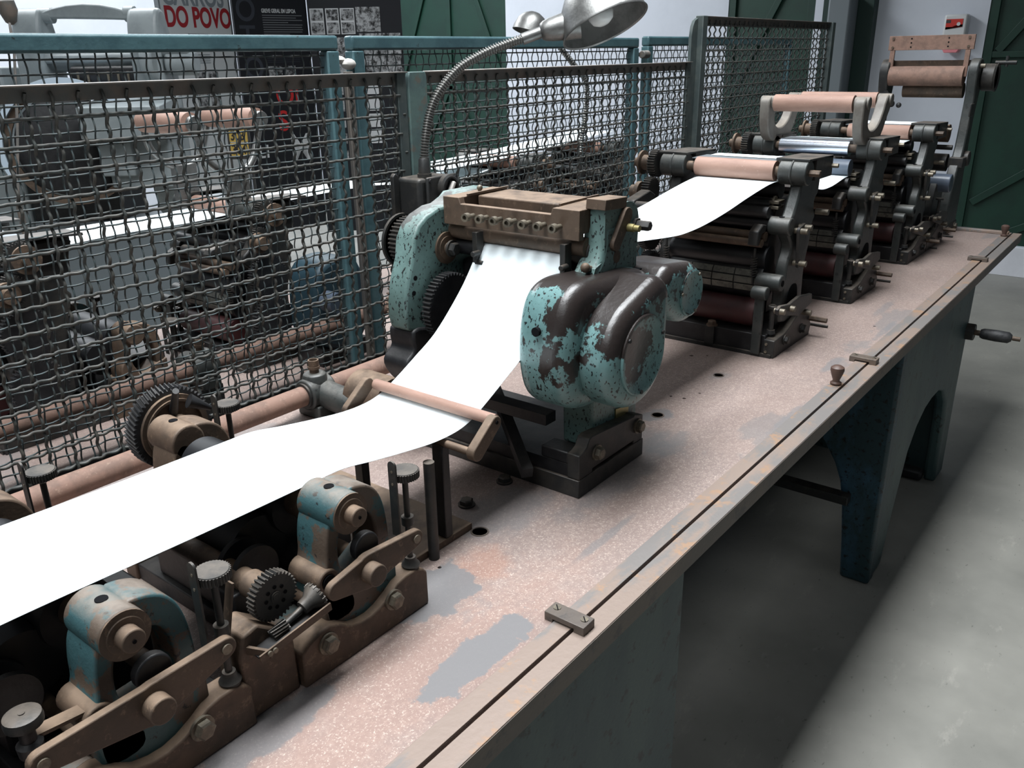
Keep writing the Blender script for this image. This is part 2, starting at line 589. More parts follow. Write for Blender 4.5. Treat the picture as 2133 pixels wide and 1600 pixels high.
def text(s, size, name, mat, parent, mw, extrude=0.0004, stretch=1.0, bold=0.0, fit=None):
    cu = bpy.data.curves.new(name, 'FONT')
    cu.body = s
    cu.size = size
    cu.extrude = extrude
    cu.offset = bold
    t = bpy.data.objects.new(name, cu)
    COL.objects.link(t)
    dg = bpy.context.evaluated_depsgraph_get()
    me = bpy.data.meshes.new_from_object(t.evaluated_get(dg))
    bpy.data.objects.remove(t)
    me.name = name
    if fit:
        xs = [v.co.x for v in me.vertices]
        stretch = fit / (max(xs) - min(xs))
    if stretch != 1.0:
        for v in me.vertices:
            v.co.x *= stretch
    off = ORIG.get(parent, Vector((0, 0, 0)))
    me.transform(Matrix.Translation(-off) @ mw)
    me.materials.clear()
    me.materials.append(M[mat])
    o = bpy.data.objects.new(name, me)
    COL.objects.link(o)
    o.parent = parent
    ORIG[o] = off
    return o


T = 0.78       # table top
FL = -0.045    # floor
# ------------------------------------------------------------------ room
st = lambda o: (o.__setitem__('kind', 'structure'), o)[1]
st(B().box(-6, 7.05, -6, 9, FL - 0.1, FL).out('floor', 'floor'))
WX = 6.9
# far wall, built as solid runs between and above the door openings (y runs, sill, head)
fw = B()
fw.box(WX, WX + 0.15, -6, 9, 2.9, 4.4)                    # above the doors
for y0, y1 in ((-6, -1.35), (1.29, 2.02), (2.40, 2.48), (3.18, 5.455), (7.0, 9)):
    fw.box(WX, WX + 0.15, y0, y1, FL, 2.9)
fw.box(WX, WX + 0.15, -1.35, 1.29, FL, 0.17)
st(fw.out('wall_far', 'white'))
st(B().box(-6, WX, 8.0, 8.15, FL, 4.4).out('wall_left', 'white'))
st(B().box(WX - 0.012, WX, -1.35, 1.20, FL, 0.165).out('baseboard_far', 'skirt', bevel=0.003))


def door(idx, y0, y1, z0, z1, rail=None, mids=(), braces=()):
    d = st(B().box(WX + 0.03, WX + 0.07, y0, y1, z0, z1).out('door_%d' % idx, 'green'))
    for yy0, yy1 in ((y0, y0 + 0.06), (y1 - 0.06, y1)):
        B().box(WX + 0.005, WX + 0.03, yy0, yy1, z0, z1).out('door_stile', 'green', d, bevel=0.003)
    if rail is not None:
        B().box(WX + 0.005, WX + 0.03, y0 + 0.06, y1 - 0.06, rail - 0.02, rail + 0.02).out('door_rail', 'green', d, bevel=0.003)
    for q in mids:
        B().box(WX + 0.005, WX + 0.03, q - 0.03, q + 0.03, z0, z1).out('door_meeting_stile', 'green', d, bevel=0.003)
    for p0, p1 in braces:
        B().bar((WX + 0.017, p0[0], p0[1]), (WX + 0.017, p1[0], p1[1]), 0.05, 0.025, (1, 0, 0)).out('door_brace', 'green', d, bevel=0.003)
    return d


door(1, -1.35, 1.29, 0.17, 2.9, rail=1.45, braces=(((1.2, 1.47), (0.3, 2.7)), ((1.2, 0.45), (-0.1, 1.43)), ((1.05, 0.2), (-0.3, 0.9))))
door(2, 2.48, 3.18, FL + 0.01, 2.9, rail=1.2, braces=(((3.1, 1.22), (2.55, 2.3)), ((3.1, 0.1), (2.55, 1.15))))
door(3, 5.455, 7.0, FL + 0.01, 2.9, rail=1.2, mids=(6.2,), braces=(((5.5, 1.25), (6.15, 2.75)), ((6.9, 1.25), (6.25, 2.75)), ((5.5, 0.1), (6.15, 1.15)), ((6.9, 0.1), (6.25, 1.15))))
t1 = B().box(WX - 0.10, WX + 0.1, 2.02, 2.20, FL, 2.9)
st(t1.out('trim_1', 'greendark', bevel=0.004))
t2 = B().box(WX - 0.06, WX + 0.1, 2.20, 2.40, FL, 2.9)
st(t2.out('trim_2', 'greendark', bevel=0.004))
# grey cabinet in front of the dark green frame
cb = thing('wall_cabinet', 'grey upright metal locker with slanted lower front beside the dark green pillar', 'cabinet', (6.7, 2.3, FL))
B().prism([(6.62, 0.75), (6.62, 1.86), (6.80, 1.86), (6.80, 0.75)], 2.13, 2.29).out('upper_body', 'greycab', cb, bevel=0.015)
B().prism([(6.60, FL), (6.60, 0.73), (6.66, 0.76), (6.80, 0.76), (6.80, FL)], 2.10, 2.34).out('lower_body', 'greydark', cb, bevel=0.01)
B().box(6.795, 6.805, 2.06, 2.10, 0.95, 1.05).out('switch_plate', 'greycab', cb, bevel=0.002)

# soap dispenser on the far wall
ds = thing('soap_dispenser', 'white wall dispenser with red printed label and pink drip tray', 'dispenser', (WX, 1.47, 1.5))
B().box(WX - 0.09, WX, 1.40, 1.545, 1.52, 1.71).out('body', 'whiteplastic', ds, bevel=0.012)
B().box(WX - 0.093, WX - 0.0895, 1.425, 1.53, 1.63, 1.68).out('red_label', 'redprint', ds)
B().prism([(1.425, 1.645), (1.47, 1.638), (1.53, 1.615), (1.53, 1.629), (1.425, 1.629)], WX - 0.093, WX - 0.0895, 'x').out('label_sweep', 'redprint', ds)
B().box(WX - 0.0935, WX - 0.0895, 1.50, 1.53, 1.655, 1.675).out('label_mark', 'darkprint', ds)
B().rev([(0, 0.012), (0.001, 0.012)], (WX - 0.0945, 1.45, 1.648), (1, 0, 0), 14).out('drop_mark', 'whiteplastic', ds)
B().prism([(1.42, 1.49), (1.53, 1.49), (1.515, 1.465), (1.435, 1.465)], WX - 0.10, WX - 0.02, 'x').out('drip_tray', 'pinkplastic', ds, bevel=0.004)

# ------------------------------------------------------------------ machine bench (table)
tb = thing('press_bench', 'long rust-stained steel bench on blue-green cast pedestals carrying the printing machine', 'bench', (1.9, 1.0, FL))
HOLES = [(0.901, 0.785, .0125), (1.489, 0.784, .0115), (1.785, 0.783, .0105), (1.876, 0.90, .005), (1.607, 0.782, .004), (1.655, 0.768, .003), (1.90, 0.868, .003),
         (1.601, 0.812, .003), (0.795, 0.79, .003), (0.786, 0.768, .003), (2.39, 0.60, .004)]
tp = B().box(-0.6, 4.017, 0.5245, 1.53, 0.748, T).out('bench_plate', 'table', tb)
cut = B()
for x, y, r in HOLES:
    cut.cyl((x, y, 0.70), (x, y, 0.83), r, n=24)
co = cut.out('cutter', 'hole')
bm_ = tp.modifiers.new('holes', 'BOOLEAN')
bm_.operation = 'DIFFERENCE'
bm_.solver = 'EXACT'
bm_.object = co
co.location = (0, 0, 0)
tp_loc = Vector(tp.location)
bpy.context.view_layer.update()
dg = bpy.context.evaluated_depsgraph_get()
nm = bpy.data.meshes.new_from_object(tp.evaluated_get(dg))
nm.name = 'bench_plate'
nm.polygons.foreach_set('use_smooth', [False] * len(nm.polygons))
tp.modifiers.clear()
tp.data = nm
bpy.data.objects.remove(co)
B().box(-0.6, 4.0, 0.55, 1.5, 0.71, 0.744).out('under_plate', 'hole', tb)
for x, y, r in HOLES[:3]:
    B().rev([(0, r), (0.0015, r), (0.0015, r + 0.0025), (0, r + 0.003)], (x, y, T - 0.0005), (0, 0, 1), 28).out('hole_rim', 'edge', tb)
B().box(-0.6, 4.017, 0.4896, 0.5205, 0.7465, T).out('edge_strip', 'bar', tb, bevel=0.0006)
B().box(-0.6, 4.016, 0.494, 0.5245, 0.742, 0.755).out('groove_bed', 'hole', tb)
B().box(-0.6, 4.017, 0.4885, 0.4895, 0.7455, 0.7785).out('edge_face', 'edge', tb)
# near cabinet under the bench
B().box(-0.6, 4.0, 1.462, 1.528, T, T + .007).box(-0.6, 4.0, 1.524, 1.530, T, T + .02).out('rear_black_strip', 'black_iron', tb)  # black strip along the rear edge, a dark band below the guard
B().box(-0.6, 1.10, 0.515, 1.45, FL, 0.744).out('near_pedestal', 'bed', tb, bevel=0.004)
# far pedestal, end frame and side frame with arches
side = [(2.40, 0.742), (2.40, FL), (2.545, FL), (2.60, 0.12), (2.68, 0.30), (2.75, 0.36), (2.83, 0.392), (2.92, 0.402), (3.03, 0.398), (3.12, 0.365), (3.19, 0.30), (3.215, 0.22),
        (3.235, FL), (3.36, FL), (3.345, 0.3), (3.36, 0.742)]
B().prism([(max(a, 2.41), b) for a, b in side], 0.518, 0.56).out('side_frame', 'bed', tb, bevel=0.012)
endf = [(0.515, 0.742), (0.515, FL), (0.602, FL), (0.612, 0.08), (0.625, 0.20), (0.640, 0.28), (0.662, 0.335), (0.70, 0.395), (0.76, 0.47), (0.84, 0.53), (0.95, 0.565), (1.06, 0.55), (1.16, 0.49), (1.24, 0.40), (1.28, 0.28), (1.31, FL), (1.42, FL), (1.42, 0.742)]
B().prism(endf, 2.40, 2.455, 'x').out('end_frame', 'leg', tb, bevel=0.010, seg=3)
B().box(3.30, 3.35, 0.568, 1.42, FL, 0.742).out('rear_end_frame', 'bed', tb)
B().bar((2.385, 0.60, 0.235), (2.385, 1.35, 0.235), 0.04, 0.028).out('cross_bar', 'iron', tb, bevel=0.002)
B().bar((3.225, 0.56, -0.02), (3.225, 0.75, -0.02), 0.05, 0.04).out('foot_lug', 'black_iron', tb, bevel=0.01)
# crank on the far pedestal
ck = B().cy(3.33, 0.535, 0.49, 0.53, 0.03, 24).out('crank_boss', 'iron', tb, bevel=0.003)
B().cy(3.33, 0.535, 0.47, 0.5, 0.010, 12).cy(3.33, 0.535, 0.345, 0.37, 0.008, 12).out('crank_pin', 'bronze', ck)
gb = B().rev([(0, 0.012), (0.01, 0.02), (0.05, 0.021), (0.09, 0.019), (0.10, 0.015)], (3.33, 0.372, 0.535), (0, 1, 0), 20)
gb.out('crank_grip', 'handle', ck, label='black rubber grip of the crank')
# guide brackets with slotted screws
for x in (0.792, 2.078, 3.40):
    br = B().prism([(.503, T), (.503, T + .0135), (.567, T + .0135), (.567, T), (.5535, T), (.5535, T + .0055), (.5195, T + .0055), (.5195, T)], x - .0135, x + .0135, 'x').out('guide_bracket', 'edge', tb, bevel=0.0008)
    for yy in (0.5125, 0.557):
        B().cyl((x + 0.003, yy, T + 0.013), (x + 0.003, yy, T + 0.0145), 0.0055, n=18).out('slotted_screw', 'bolt', br)
        B().bar((x - 0.001, yy - 0.004, T + 0.0147), (x + 0.007, yy + 0.004, T + 0.0147), 0.0014, 0.0006).out('screw_slot', 'hole', br)
# sliding bar lying in the guides
sb = thing('sliding_stop_bar', 'flat worn steel rod with two turned knobs lying along the front edge of the bench', 'bar', (1.9, 0.538, T))
B().box(-0.6, 4.0, 0.5247, 0.5525, T, T + 0.0025).out('flat_bar', 'bar', sb, bevel=0.0005)
for x in (1.879, 3.912):
    B().rev([(0, .0125), (.003, .0125), (.006, .008), (.010, .008), (.022, .0125), (.032, .0155), (.039, .0148), (.043, .009), (.0445, 0)], (x, 0.538, T + 0.005), (0, 0, 1), 24).out('turned_knob', 'knob', sb)
# cross stop bar at the far end of the bench
es = thing('end_cross_bar', 'flat bar with a small block lying across the far end of the bench', 'bar', (3.98, 0.7, T))
B().box(3.955, 3.985, 0.53, 0.84, T, T + 0.012).out('cross_strip', 'bar', es, bevel=0.002)
B().box(3.99, 4.012, 0.745, 0.81, T + 0.0005, T + 0.03).out('stop_block', 'bronze', es, bevel=0.003)

# ------------------------------------------------------------------ near stands with feed rollers
STG = 'feed roller stands at the near end'


def make_stand():
    r = thing('feed_roller_stand', 'near feed roller stand with lever plate, right of the large toothed gear', 'roller stand', (0.60, 0.93, T), STG)
    blk = [(.493, .78), (.494, .829), (.505, .838), (.526, .845), (.538, .846), (.556, .838), (.572, .826), (.589, .821), (.605, .820), (.622, .824), (.641, .833), (.655, .842), (.672, .846), (.690, .846), (.705, .840), (.712, .832), (.712, .78)]
    for y0, y1 in ((.720, .752), (1.108, 1.14)):
        B().prism(blk, y0, y1).out('base_cheek', 'bronze', r, bevel=0.0025)
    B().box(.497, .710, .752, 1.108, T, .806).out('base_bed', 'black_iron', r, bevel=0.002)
    B().box(.50, .545, .752, .80, .806, .842).out('base_corner', 'teal_dark', r, bevel=0.003)
    for x in (.645, .532):
        B().hexb((x, .720, .824), (0, -1, 0), .0115, .012).out('hex_bolt', 'bolt', r)
    for k, (y0, y1) in enumerate(((.722, .792), (1.068, 1.138))):
        ll = smooth([(.548, .83), (.544, .86), (.541, .885), (.545, .905), (.555, .915), (.556, .945), (.562, .972), (.576, .985), (.592, .975), (.580, .955), (.574, .935), (.574, .905), (.585, .885), (.60, .83)], 2)
        rl = smooth([(.598, 1.004), (.620, 1.002), (.641, .992), (.655, .972), (.662, .94), (.664, .90), (.662, .83), (.636, .83), (.641, .90), (.640, .935), (.632, .958), (.616, .965), (.600, .965)], 2)
        ym0, ym1 = (y0 + .012, y1) if k == 0 else (y0, y1 - .012)
        br = B().prism(ll, ym0, ym1).prism(rl, ym0 + .004, ym1 - .004)
        br.prism([(.545, .815), (.668, .815), (.668, .897), (.640, .890), (.612, .874), (.580, .872), (.545, .888)], ym0, ym1)
        br.cy(.588, .981, y0, y1, .0265, 32)
        br.out('bearing_bracket', 'teal_dark' if k == 0 else 'bronze', r, bevel=0.004, seg=3)
        if True:
            B().cyl((.588, (y0 + y1) / 2, 1.0045), (.588, (y0 + y1) / 2, 1.0080), .0065, n=18).out('oil_hole', 'hole', r)
    B().rev([(0, .0265), (.002, .0265), (.002, .020), (.003, .019)], (.588, .722, .981), (0, -1, 0), 32).out('bearing_face', 'bronze', r)
    B().cy(.588, .981, .704, .745, .0125, 24).out('shaft_end', 'bronze', r, bevel=0.0015)
    B().cy(.588, .981, .7032, .7042, .0022, 10).out('shaft_center_mark', 'hole', r)
    B().rev([(0, .0165), (.004, .0165), (.004, .0095), (.0, .0095)], (.552, .734, .898), (0, -1, 0), 24).cy(.552, .898, .734, .79, .0165, 24).out('bored_lug', 'bronze', r, bevel=0.002)
    B().cy(.552, .898, .7285, .7295, .0098, 20).out('lug_bore', 'hole', r)
    lev = hull([(.593, .903, .0245), (.677, .9085, .0125)])
    lev2 = hull([(.540, .9035, .0125), (.593, .903, .0235)])
    lv = B().prism(lev, .7005, .7105).prism(lev2, .7004, .7104).out('lever_plate', 'bronze', r, bevel=0.0015)
    B().cy(.593, .903, .684, .702, .0145, 24).out('pivot_stud', 'bronze', lv, bevel=0.0015)
    B().hexb((.540, .9035, .7004), (0, -1, 0), .0085, .009).out('lever_nut', 'bolt', lv)
    B().cy(.677, .9085, .6985, .7008, .006, 16).out('lever_pin', 'bolt', lv)
    B().cy(.606, .926, .716, .728, .020, 24).out('eccentric_disc', 'black_iron', r, bevel=0.002)
    for yy in (.733, 1.127):
        sc = B().cyl((.694, yy, .846), (.694, yy, .985), .0042, n=12).rev([(0, .0042), (0, .0085), (.012, .0085), (.012, .0042)], (.694, yy, .912), (0, 0, 1), 14)
        sc.rev([(0, .011), (.006, .013), (.012, .0085), (.018, .0075)], (.694, yy, .843), (0, 0, 1), 20)
        sc.out('adjusting_screw', 'iron', r)
        kb = B().gear((.694, yy, .9885), (0, 0, 1), .0200, 34, .010, .0014)
        kb.rev([(0, .0187), (.0012, .0180)], (.694, yy, .9932), (0, 0, 1), 24)
        kb.rev([(0, .007), (.0065, .013)], (.694, yy, .977), (0, 0, 1), 20)
        kb.out('knurled_knob', 'iron', r, label='knurled round knob of the adjusting screw')
        B().bar((.672, yy - .001, .905), (.672, yy - .001, 1.008), .0025, .014, (0, 1, 0)).cyl((.6707, yy - .001, 1.008), (.6733, yy - .001, 1.008), .007, n=16).out('slotted_post', 'iron', r)
        for zz in (.982, 1.0):
            B().cyl((.6702, yy - .001, zz), (.6738, yy - .001, zz), .002, n=10).out('post_rivet', 'bolt', r)
    B().cy(.592, .955, .842, 1.045, .0385, 40).out('ink_roller', 'rubber', r, bevel=0.001)
    B().rev([(0, .0395), (.006, .0405), (.010, .0405), (.012, .037)], (.592, .832, .955), (0, 1, 0), 40).out('roller_collar', 'black_iron', r)
    B().cy(.592, .962, .79, .835, .020, 28).out('roller_neck', 'bronze', r)
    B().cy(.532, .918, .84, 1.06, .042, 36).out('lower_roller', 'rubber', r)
    for yy in (.80, .83):
        B().cy(.500, .915, yy, yy + .008, .032, 32).out('disc_flange', 'black_iron', r)
    B().box(.505, .70, .86, 1.06, .806, .905).out('shade_block', 'black_iron', r, bevel=0.004)  # added black box; with the black bed and roller it deepens under-paper shade
    B().cy(.640, .870, .76, 1.10, .012, 16).cy(.545, .862, .76, 1.10, .009, 16).out('tie_rod', 'bronze', r)
    return r


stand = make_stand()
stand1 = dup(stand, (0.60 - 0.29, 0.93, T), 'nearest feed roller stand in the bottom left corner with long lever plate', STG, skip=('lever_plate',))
ORIG[stand1] = Vector(stand1.location)
lv = B().prism(hull([(.303, .903, .0245), (.388, .9165, .0125)]), .7005, .7105).prism(hull([(.196, .913, .0125), (.303, .903, .0235)]), .7004, .7104).out('lever_plate', 'bronze', stand1, bevel=0.0015)
B().cy(.303, .903, .684, .702, .0145, 24).out('pivot_stud', 'bronze', lv, bevel=0.0015)
B().hexb((.248, .909, .7004), (0, -1, 0), .0095, .009).out('lever_nut', 'bronze', lv)
for x, z in ((.388, .9165), (.196, .913)):
    B().cy(x, z, .6985, .7008, .006, 16).out('lever_pin', 'bolt', lv)
B().bar((.20, .745, .915), (.262, .745, .908), .004, .016, (0, 1, 0)).out('inner_link', 'bronze', stand1)
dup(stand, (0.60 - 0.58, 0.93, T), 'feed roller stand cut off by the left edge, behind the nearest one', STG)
# extra thumb screw left of the nearest stand
th = thing('thumb_screw', 'round grey capped thumb screw standing at the bottom left corner', 'screw', (0.20, 0.742, T))
B().rev([(0, .017), (.004, .0175), (.010, .0165), (.0115, .013)], (0.2005, 0.738, 0.935), (0, 0, 1), 28).cyl((0.2005, 0.738, .9462), (0.2005, 0.738, .9475), .003, n=10).out('round_cap', 'iron', th, label='round light grey cap of the thumb screw')
B().cyl((0.2005, 0.738, T), (0.2005, 0.738, .936), .0075, n=16).rev([(0, .011), (.012, .012), (.016, .008)], (0.2005, 0.738, .90), (0, 0, 1), 18).out('screw_stem', 'black_iron', th)

# gear drive between the two stands
gd = thing('worm_gear_drive', 'small gear box with toothed wheel and fluted knob between the two near stands', 'gear drive', (0.45, 0.8, T))
B().prism([(.416, T), (.416, .868), (.424, .895), (.445, .900), (.470, .880), (.490, .860), (.491, T)], .728, .775).out('gear_housing', 'bronze', gd, bevel=0.003)
B().rev([(0, .0175), (.03, .0175), (.03, .0145), (.32, .0145)], (.478, .752, .9165), (0, 1, 0), 24).out('shaft_tube', 'bronze', gd)
B().box(.455, .50, .79, .83, T, .905).out('tube_pillar', 'black_iron', gd, bevel=0.003)
g = B().gear((.478, .742, .9165), (0, -1, 0), .031, 34, .014, .0034).out('toothed_wheel', 'iron', gd)
for i in range(8):
    q = 2 * PI * i / 8
    B().cy(.478 + .0135 * math.cos(q), .9165 + .0135 * math.sin(q), .7342, .7352, .0025, 12).out('wheel_hole', 'hole', g)
B().rev([(0, .007), (.0015, .007), (.0015, .0045), (.002, .0045)], (.478, .735, .9165), (0, -1, 0), 20).out('wheel_hub', 'iron', g)
B().rev([(0, .004), (.035, .004), (.036, .009), (.046, .010), (.056, .017), (.060, .017), (.061, .010)], (.468, .722, .882), (1, 0, .28), 22).out('worm_shaft', 'iron', gd)
B().gear((.468, .722, .882), (1, 0, .28), .008, 12, .022, .003, .6).out('worm_thread', 'iron', gd)
B().gear((.5245, .722, .898), (1, 0, .28), .0178, 18, .005, .003).out('bevel_teeth', 'iron', gd)
B().bar((.425, .700, .878), (.528, .700, .890), .0022, .010, (0, 0, 1)).bar((.425, .735, .876), (.44, .700, .876), .004, .010).out('tray_rail', 'bronze', gd)
B().bar((.43, .715, .872), (.53, .715, .884), .026, .002, (0, 0, 1)).out('tray_floor', 'black_iron', gd)
for x in (.437, .444):
    B().cy(x, .880, .6965, .6995, .0032, 12).out('tray_rivet', 'bolt', gd)
B().bar((.405, .742, .865), (.428, .742, .962), .003, .012, (0, 1, 0)).out('stay_strap', 'bronze', gd)

# ------------------------------------------------------------------ paper guide bar
pg = thing('paper_guide_bar', 'pinkish steel bar on two swing arms pressing the paper down before the teal unit', 'guide bar', (0.88, 0.87, T))
B().cy(.903, .9865, .748, 1.008, .0092, 24).out('guide_rod', 'pink', pg)
for y0, y1 in ((.733, .748), (1.008, 1.020)):
    B().prism(hull([(.888, .990, .0115), (.846, .957, .0125)]), y0, y1).out('swing_arm', 'bronze', pg, bevel=0.0015)
B().cy(.846, .955, .748, 1.008, .006, 16).out('pivot_shaft', 'bronze', pg)
B().cy(.888, .992, .7315, .7325, .003, 12).out('arm_screw', 'hole', pg)
B().cyl((.80, .792, T), (.80, .792, .945), .0085, n=18).out('support_rod', 'iron', pg)
for y0, y1 in ((.80, .822), (.985, 1.005)):
    B().box(.838, .854, y0, y1, T + .012, .952).out('support_bracket', 'black_iron', pg, bevel=0.002)
B().box(.735, .90, .80, 1.12, T, T + .012).out('mounting_plate', 'bronze', pg, bevel=0.001)
for x, y in ((.86, .83), (.955, .86)):
    B().hexb((x, y, T + (.012 if x < .9 else 0)), (0, 0, 1), .012, .012).out('hex_bolt', 'iron', pg)
B().bar((.70, .84, .80), (.74, .80, .80), .018, .008).bar((.70, .86, .82), (.735, .815, .82), .012, .006).out('angle_bracket', 'bronze', pg)

# ------------------------------------------------------------------ drive shaft, helical gear
dsft = thing('drive_shaft', 'long dusty pink-brown drive pipe running along the rear of the bench in bearings', 'drive shaft', (1.0, 1.39, T))
B().cyl((-0.6, 1.385, .832), (3.9, 1.385, .832), .0215, n=28).out('pipe', 'pipe', dsft)
for x in (1.07, -0.1, 2.0, 2.9):
    bt = B().cyl((x - .032, 1.385, .832), (x + .032, 1.385, .832), .034, n=28).box(x - .026, x + .026, 1.35, 1.42, T, .81)
    bt.rev([(0, .028), (.038, .0255), (.044, .022)], (x, 1.385, .832), (0, 0, 1), 24)
    bt.cyl((x + .005, 1.385, .832), (x + .02, 1.28, .815), .030, n=24)
    bt.out('bearing_tee', 'iron_teal', dsft, bevel=0.004)
    B().rev([(0, .0275), (.005, .0275)], (x - .037, 1.385, .832), (1, 0, 0), 28).out('bearing_flange', 'iron', dsft)
    B().rev([(0, .010), (.010, .010), (.010, .0125), (.016, .0125), (.016, .0115), (.030, .0115), (.030, .009), (.018, .0085)], (x, 1.385, .874), (0, 0, 1), 20).out('grease_cup', 'bronze', dsft)
    B().rev([(0, .012), (.012, .012), (.013, .0125), (.034, .0125), (.036, .0118)], (x + .085, 1.30, .80), (0, 0, 1), 20).out('oil_cap', 'black_iron', dsft)
hg = thing('helical_gear', 'large black greasy gear wheel with slanted teeth behind the white paper', 'gear', (0.64, 1.2, T))
B().gear((.635, 1.205, .955), (0, 1, 0), .068, 56, .028, .005, .12).out('toothed_rim', 'black_iron', hg)
B().rev([(0, .057), (.006, .057), (.006, .050), (.009, .050), (.009, .046), (.004, .046), (.004, .03)], (.635, 1.191, .955), (0, -1, 0), 44).out('inner_ring', 'bronze', hg)
B().rev([(0, .030), (.02, .026), (.022, .0235), (.06, .0235), (.062, .0215), (.085, .0215)], (.635, 1.19, .950), (0, -1, 0), 28).out('hub', 'bronze', hg)
B().cyl((.635, 1.185, .985), (.62, 1.14, 1.035), .007, .005, 14).cyl((.655, 1.17, 1.0), (.685, 1.16, .98), .012, .004, 14).out('oil_spout', 'black_iron', hg)
B().cyl((.635, 1.22, T), (.635, 1.22, .955), .02, n=16).out('gear_pillar', 'black_iron', hg)

# ------------------------------------------------------------------ teal printing unit
u1 = thing('teal_printing_unit', 'teal printing unit with chipped paint and rounded gear cover, paper coming down in front', 'printing unit', (1.2, 0.95, T))
B().box(1.085, 1.306, .716, 1.20, T, .814).out('base_plate', 'iron', u1, bevel=0.0015)
B().prism([(1.087, .8145), (1.087, .861), (1.098, .8625), (1.110, .868), (1.118, .882), (1.128, .885), (1.268, .872), (1.272, .875), (1.303, .864), (1.303, .8145), (1.27, .8145), (1.27, .821), (1.13, .821), (1.13, .8145)], .7165, .742).out('front_cheek', 'iron', u1, bevel=0.002)
B().prism([(1.087, .8145), (1.087, .861), (1.303, .861), (1.303, .8145)], 1.17, 1.195).out('rear_cheek', 'black_iron', u1, bevel=0.002)
B().box(1.09, 1.30, .742, 1.17, .8145, .838).out('bed_slab', 'black_iron', u1)
B().box(1.09, 1.13, .742, .80, .838, .86).out('bed_corner', 'black_iron', u1, bevel=0.003)
for x, z in ((1.142, .848), (1.282, .848)):
    B().hexb((x, .7165, z), (0, -1, 0), .0115, .013).out('hex_bolt', 'bolt', u1)
B().hexb((1.06, .86, T), (0, 0, 1), .012, .012).out('floor_bolt', 'iron', u1)
# right frame: foot column, upper column
B().prism([(1.162, .84), (1.158, .97), (1.31, .97), (1.316, .84)], .738, .802).out('frame_foot', 'teal', u1, bevel=0.004)
B().prism([(1.235, .870), (1.235, .893), (1.280, .886), (1.280, .863)], .7355, .7385).out('maker_plate', 'brass', u1, label='small blank brass maker plate')
col = smooth([(1.10, 1.06), (1.135, 1.13), (1.16, 1.165), (1.165, 1.20), (1.160, 1.245), (1.163, 1.272), (1.178, 1.276), (1.20, 1.268), (1.235, 1.262), (1.262, 1.268), (1.288, 1.258), (1.298, 1.235), (1.296, 1.20), (1.292, 1.165), (1.30, 1.06)], 2)
col = [(max(a, 1.187) if b > 1.175 else a, b) for a, b in col]
B().prism([(1.188, 1.235), (1.186, 1.205), (1.178, 1.182), (1.160, 1.163), (1.125, 1.150), (1.06, 1.140), (1.06, 1.08), (1.285, 1.08), (1.285, 1.235)], .737, .783).out('column_flare', 'teal', u1, bevel=0.010, seg=3)
fr = B().prism(col, .738, .767).out('right_frame', 'teal', u1, bevel=0.006, seg=3)
B().prism([(1.180, 1.262), (1.182, 1.279), (1.250, 1.276), (1.246, 1.258)], .734, .772).out('column_cap', 'bronze', fr, bevel=0.001)
B().prism(hull([(1.247, 1.246, .013), (1.213, 1.202, .012)]), .729, .738).out('clamp_plate', 'bronze', fr, bevel=0.001)
B().rev([(0, .007), (.014, .007), (.014, .0055), (.024, .0055)], (1.247, .731, 1.225), (0, -1, 0), 16).out('brass_plug', 'brass', fr)
B().rev([(0, .0125), (.006, .0125), (.006, .009), (.028, .009), (.030, .0078)], (1.285, .738, 1.223), (0, -1, 0), 6).out('hex_shaft', 'iron', fr)
B().cy(1.225, 1.178, .7365, .739, .011, 20).out('plug_mark', 'bronze', fr)
B().cyl((1.17, .752, 1.165), (1.145, .748, 1.172), .006, n=12).sph((1.145, .748, 1.173), .0085, 12).out('oil_nipple', 'bronze', fr)
B().prism([(1.243, 1.135), (1.265, 1.148), (1.30, 1.148), (1.285, 1.128), (1.26, 1.122)], .722, .742).out('cover_gap', 'hole', fr)
B().hexb((1.268, .735, 1.138), (0, -1, .3), .008, .014).out('gap_nut', 'iron', fr)
# rounded gear cover
body = smooth([(1.025, 1.01), (1.020, 1.06), (1.030, 1.12), (1.052, 1.155), (1.09, 1.168), (1.16, 1.160), (1.25, 1.158), (1.30, 1.14), (1.30, 1.06), (1.25, .97), (1.16, .945), (1.08, .948), (1.04, .97)], 2)
gc = B().prism(body, .700, .806).out('gear_cover', 'teal_worn', u1, bevel=0.028, seg=6)
B().prism(hull([(1.152, 1.042, .094), (1.212, 1.122, .036)], 40), .640, .79).out('cover_drum', 'teal_worn', gc, bevel=0.024, seg=6)
B().prism(hull([(1.372, 1.092, .056), (1.31, 1.115, .04)], 40), .668, .79).out('rear_lobe', 'teal_worn', gc, bevel=0.022, seg=6)
B().rev([(0, .068), (.004, .068), (.0055, .0665), (.0055, .060), (.003, .056), (.003, .0)], (1.152, .641, 1.042), (0, -1, 0), 48).out('drum_cap', 'teal_worn', gc)
B().rev([(0, .043), (.003, .043), (.004, .040), (.002, .036), (.002, 0)], (1.374, .669, 1.092), (0, -1, 0), 40).out('lobe_cap', 'teal_worn', gc)
for q in (0.4, 2.5, 4.6):
    B().cy(1.152 + .0625 * math.cos(q), 1.042 + .0625 * math.sin(q), .633, .637, .0035, 12).out('cap_screw', 'black_iron', gc)
for q in (0.9, 3.0, 5.1):
    B().cy(1.374 + .039 * math.cos(q), 1.092 + .039 * math.sin(q), .663, .667, .003, 12).out('cap_screw', 'bolt', gc)
B().cyl((1.0215, .755, 1.095), (1.015, .755, 1.095), .0075, n=16).out('cover_hole', 'hole', gc)
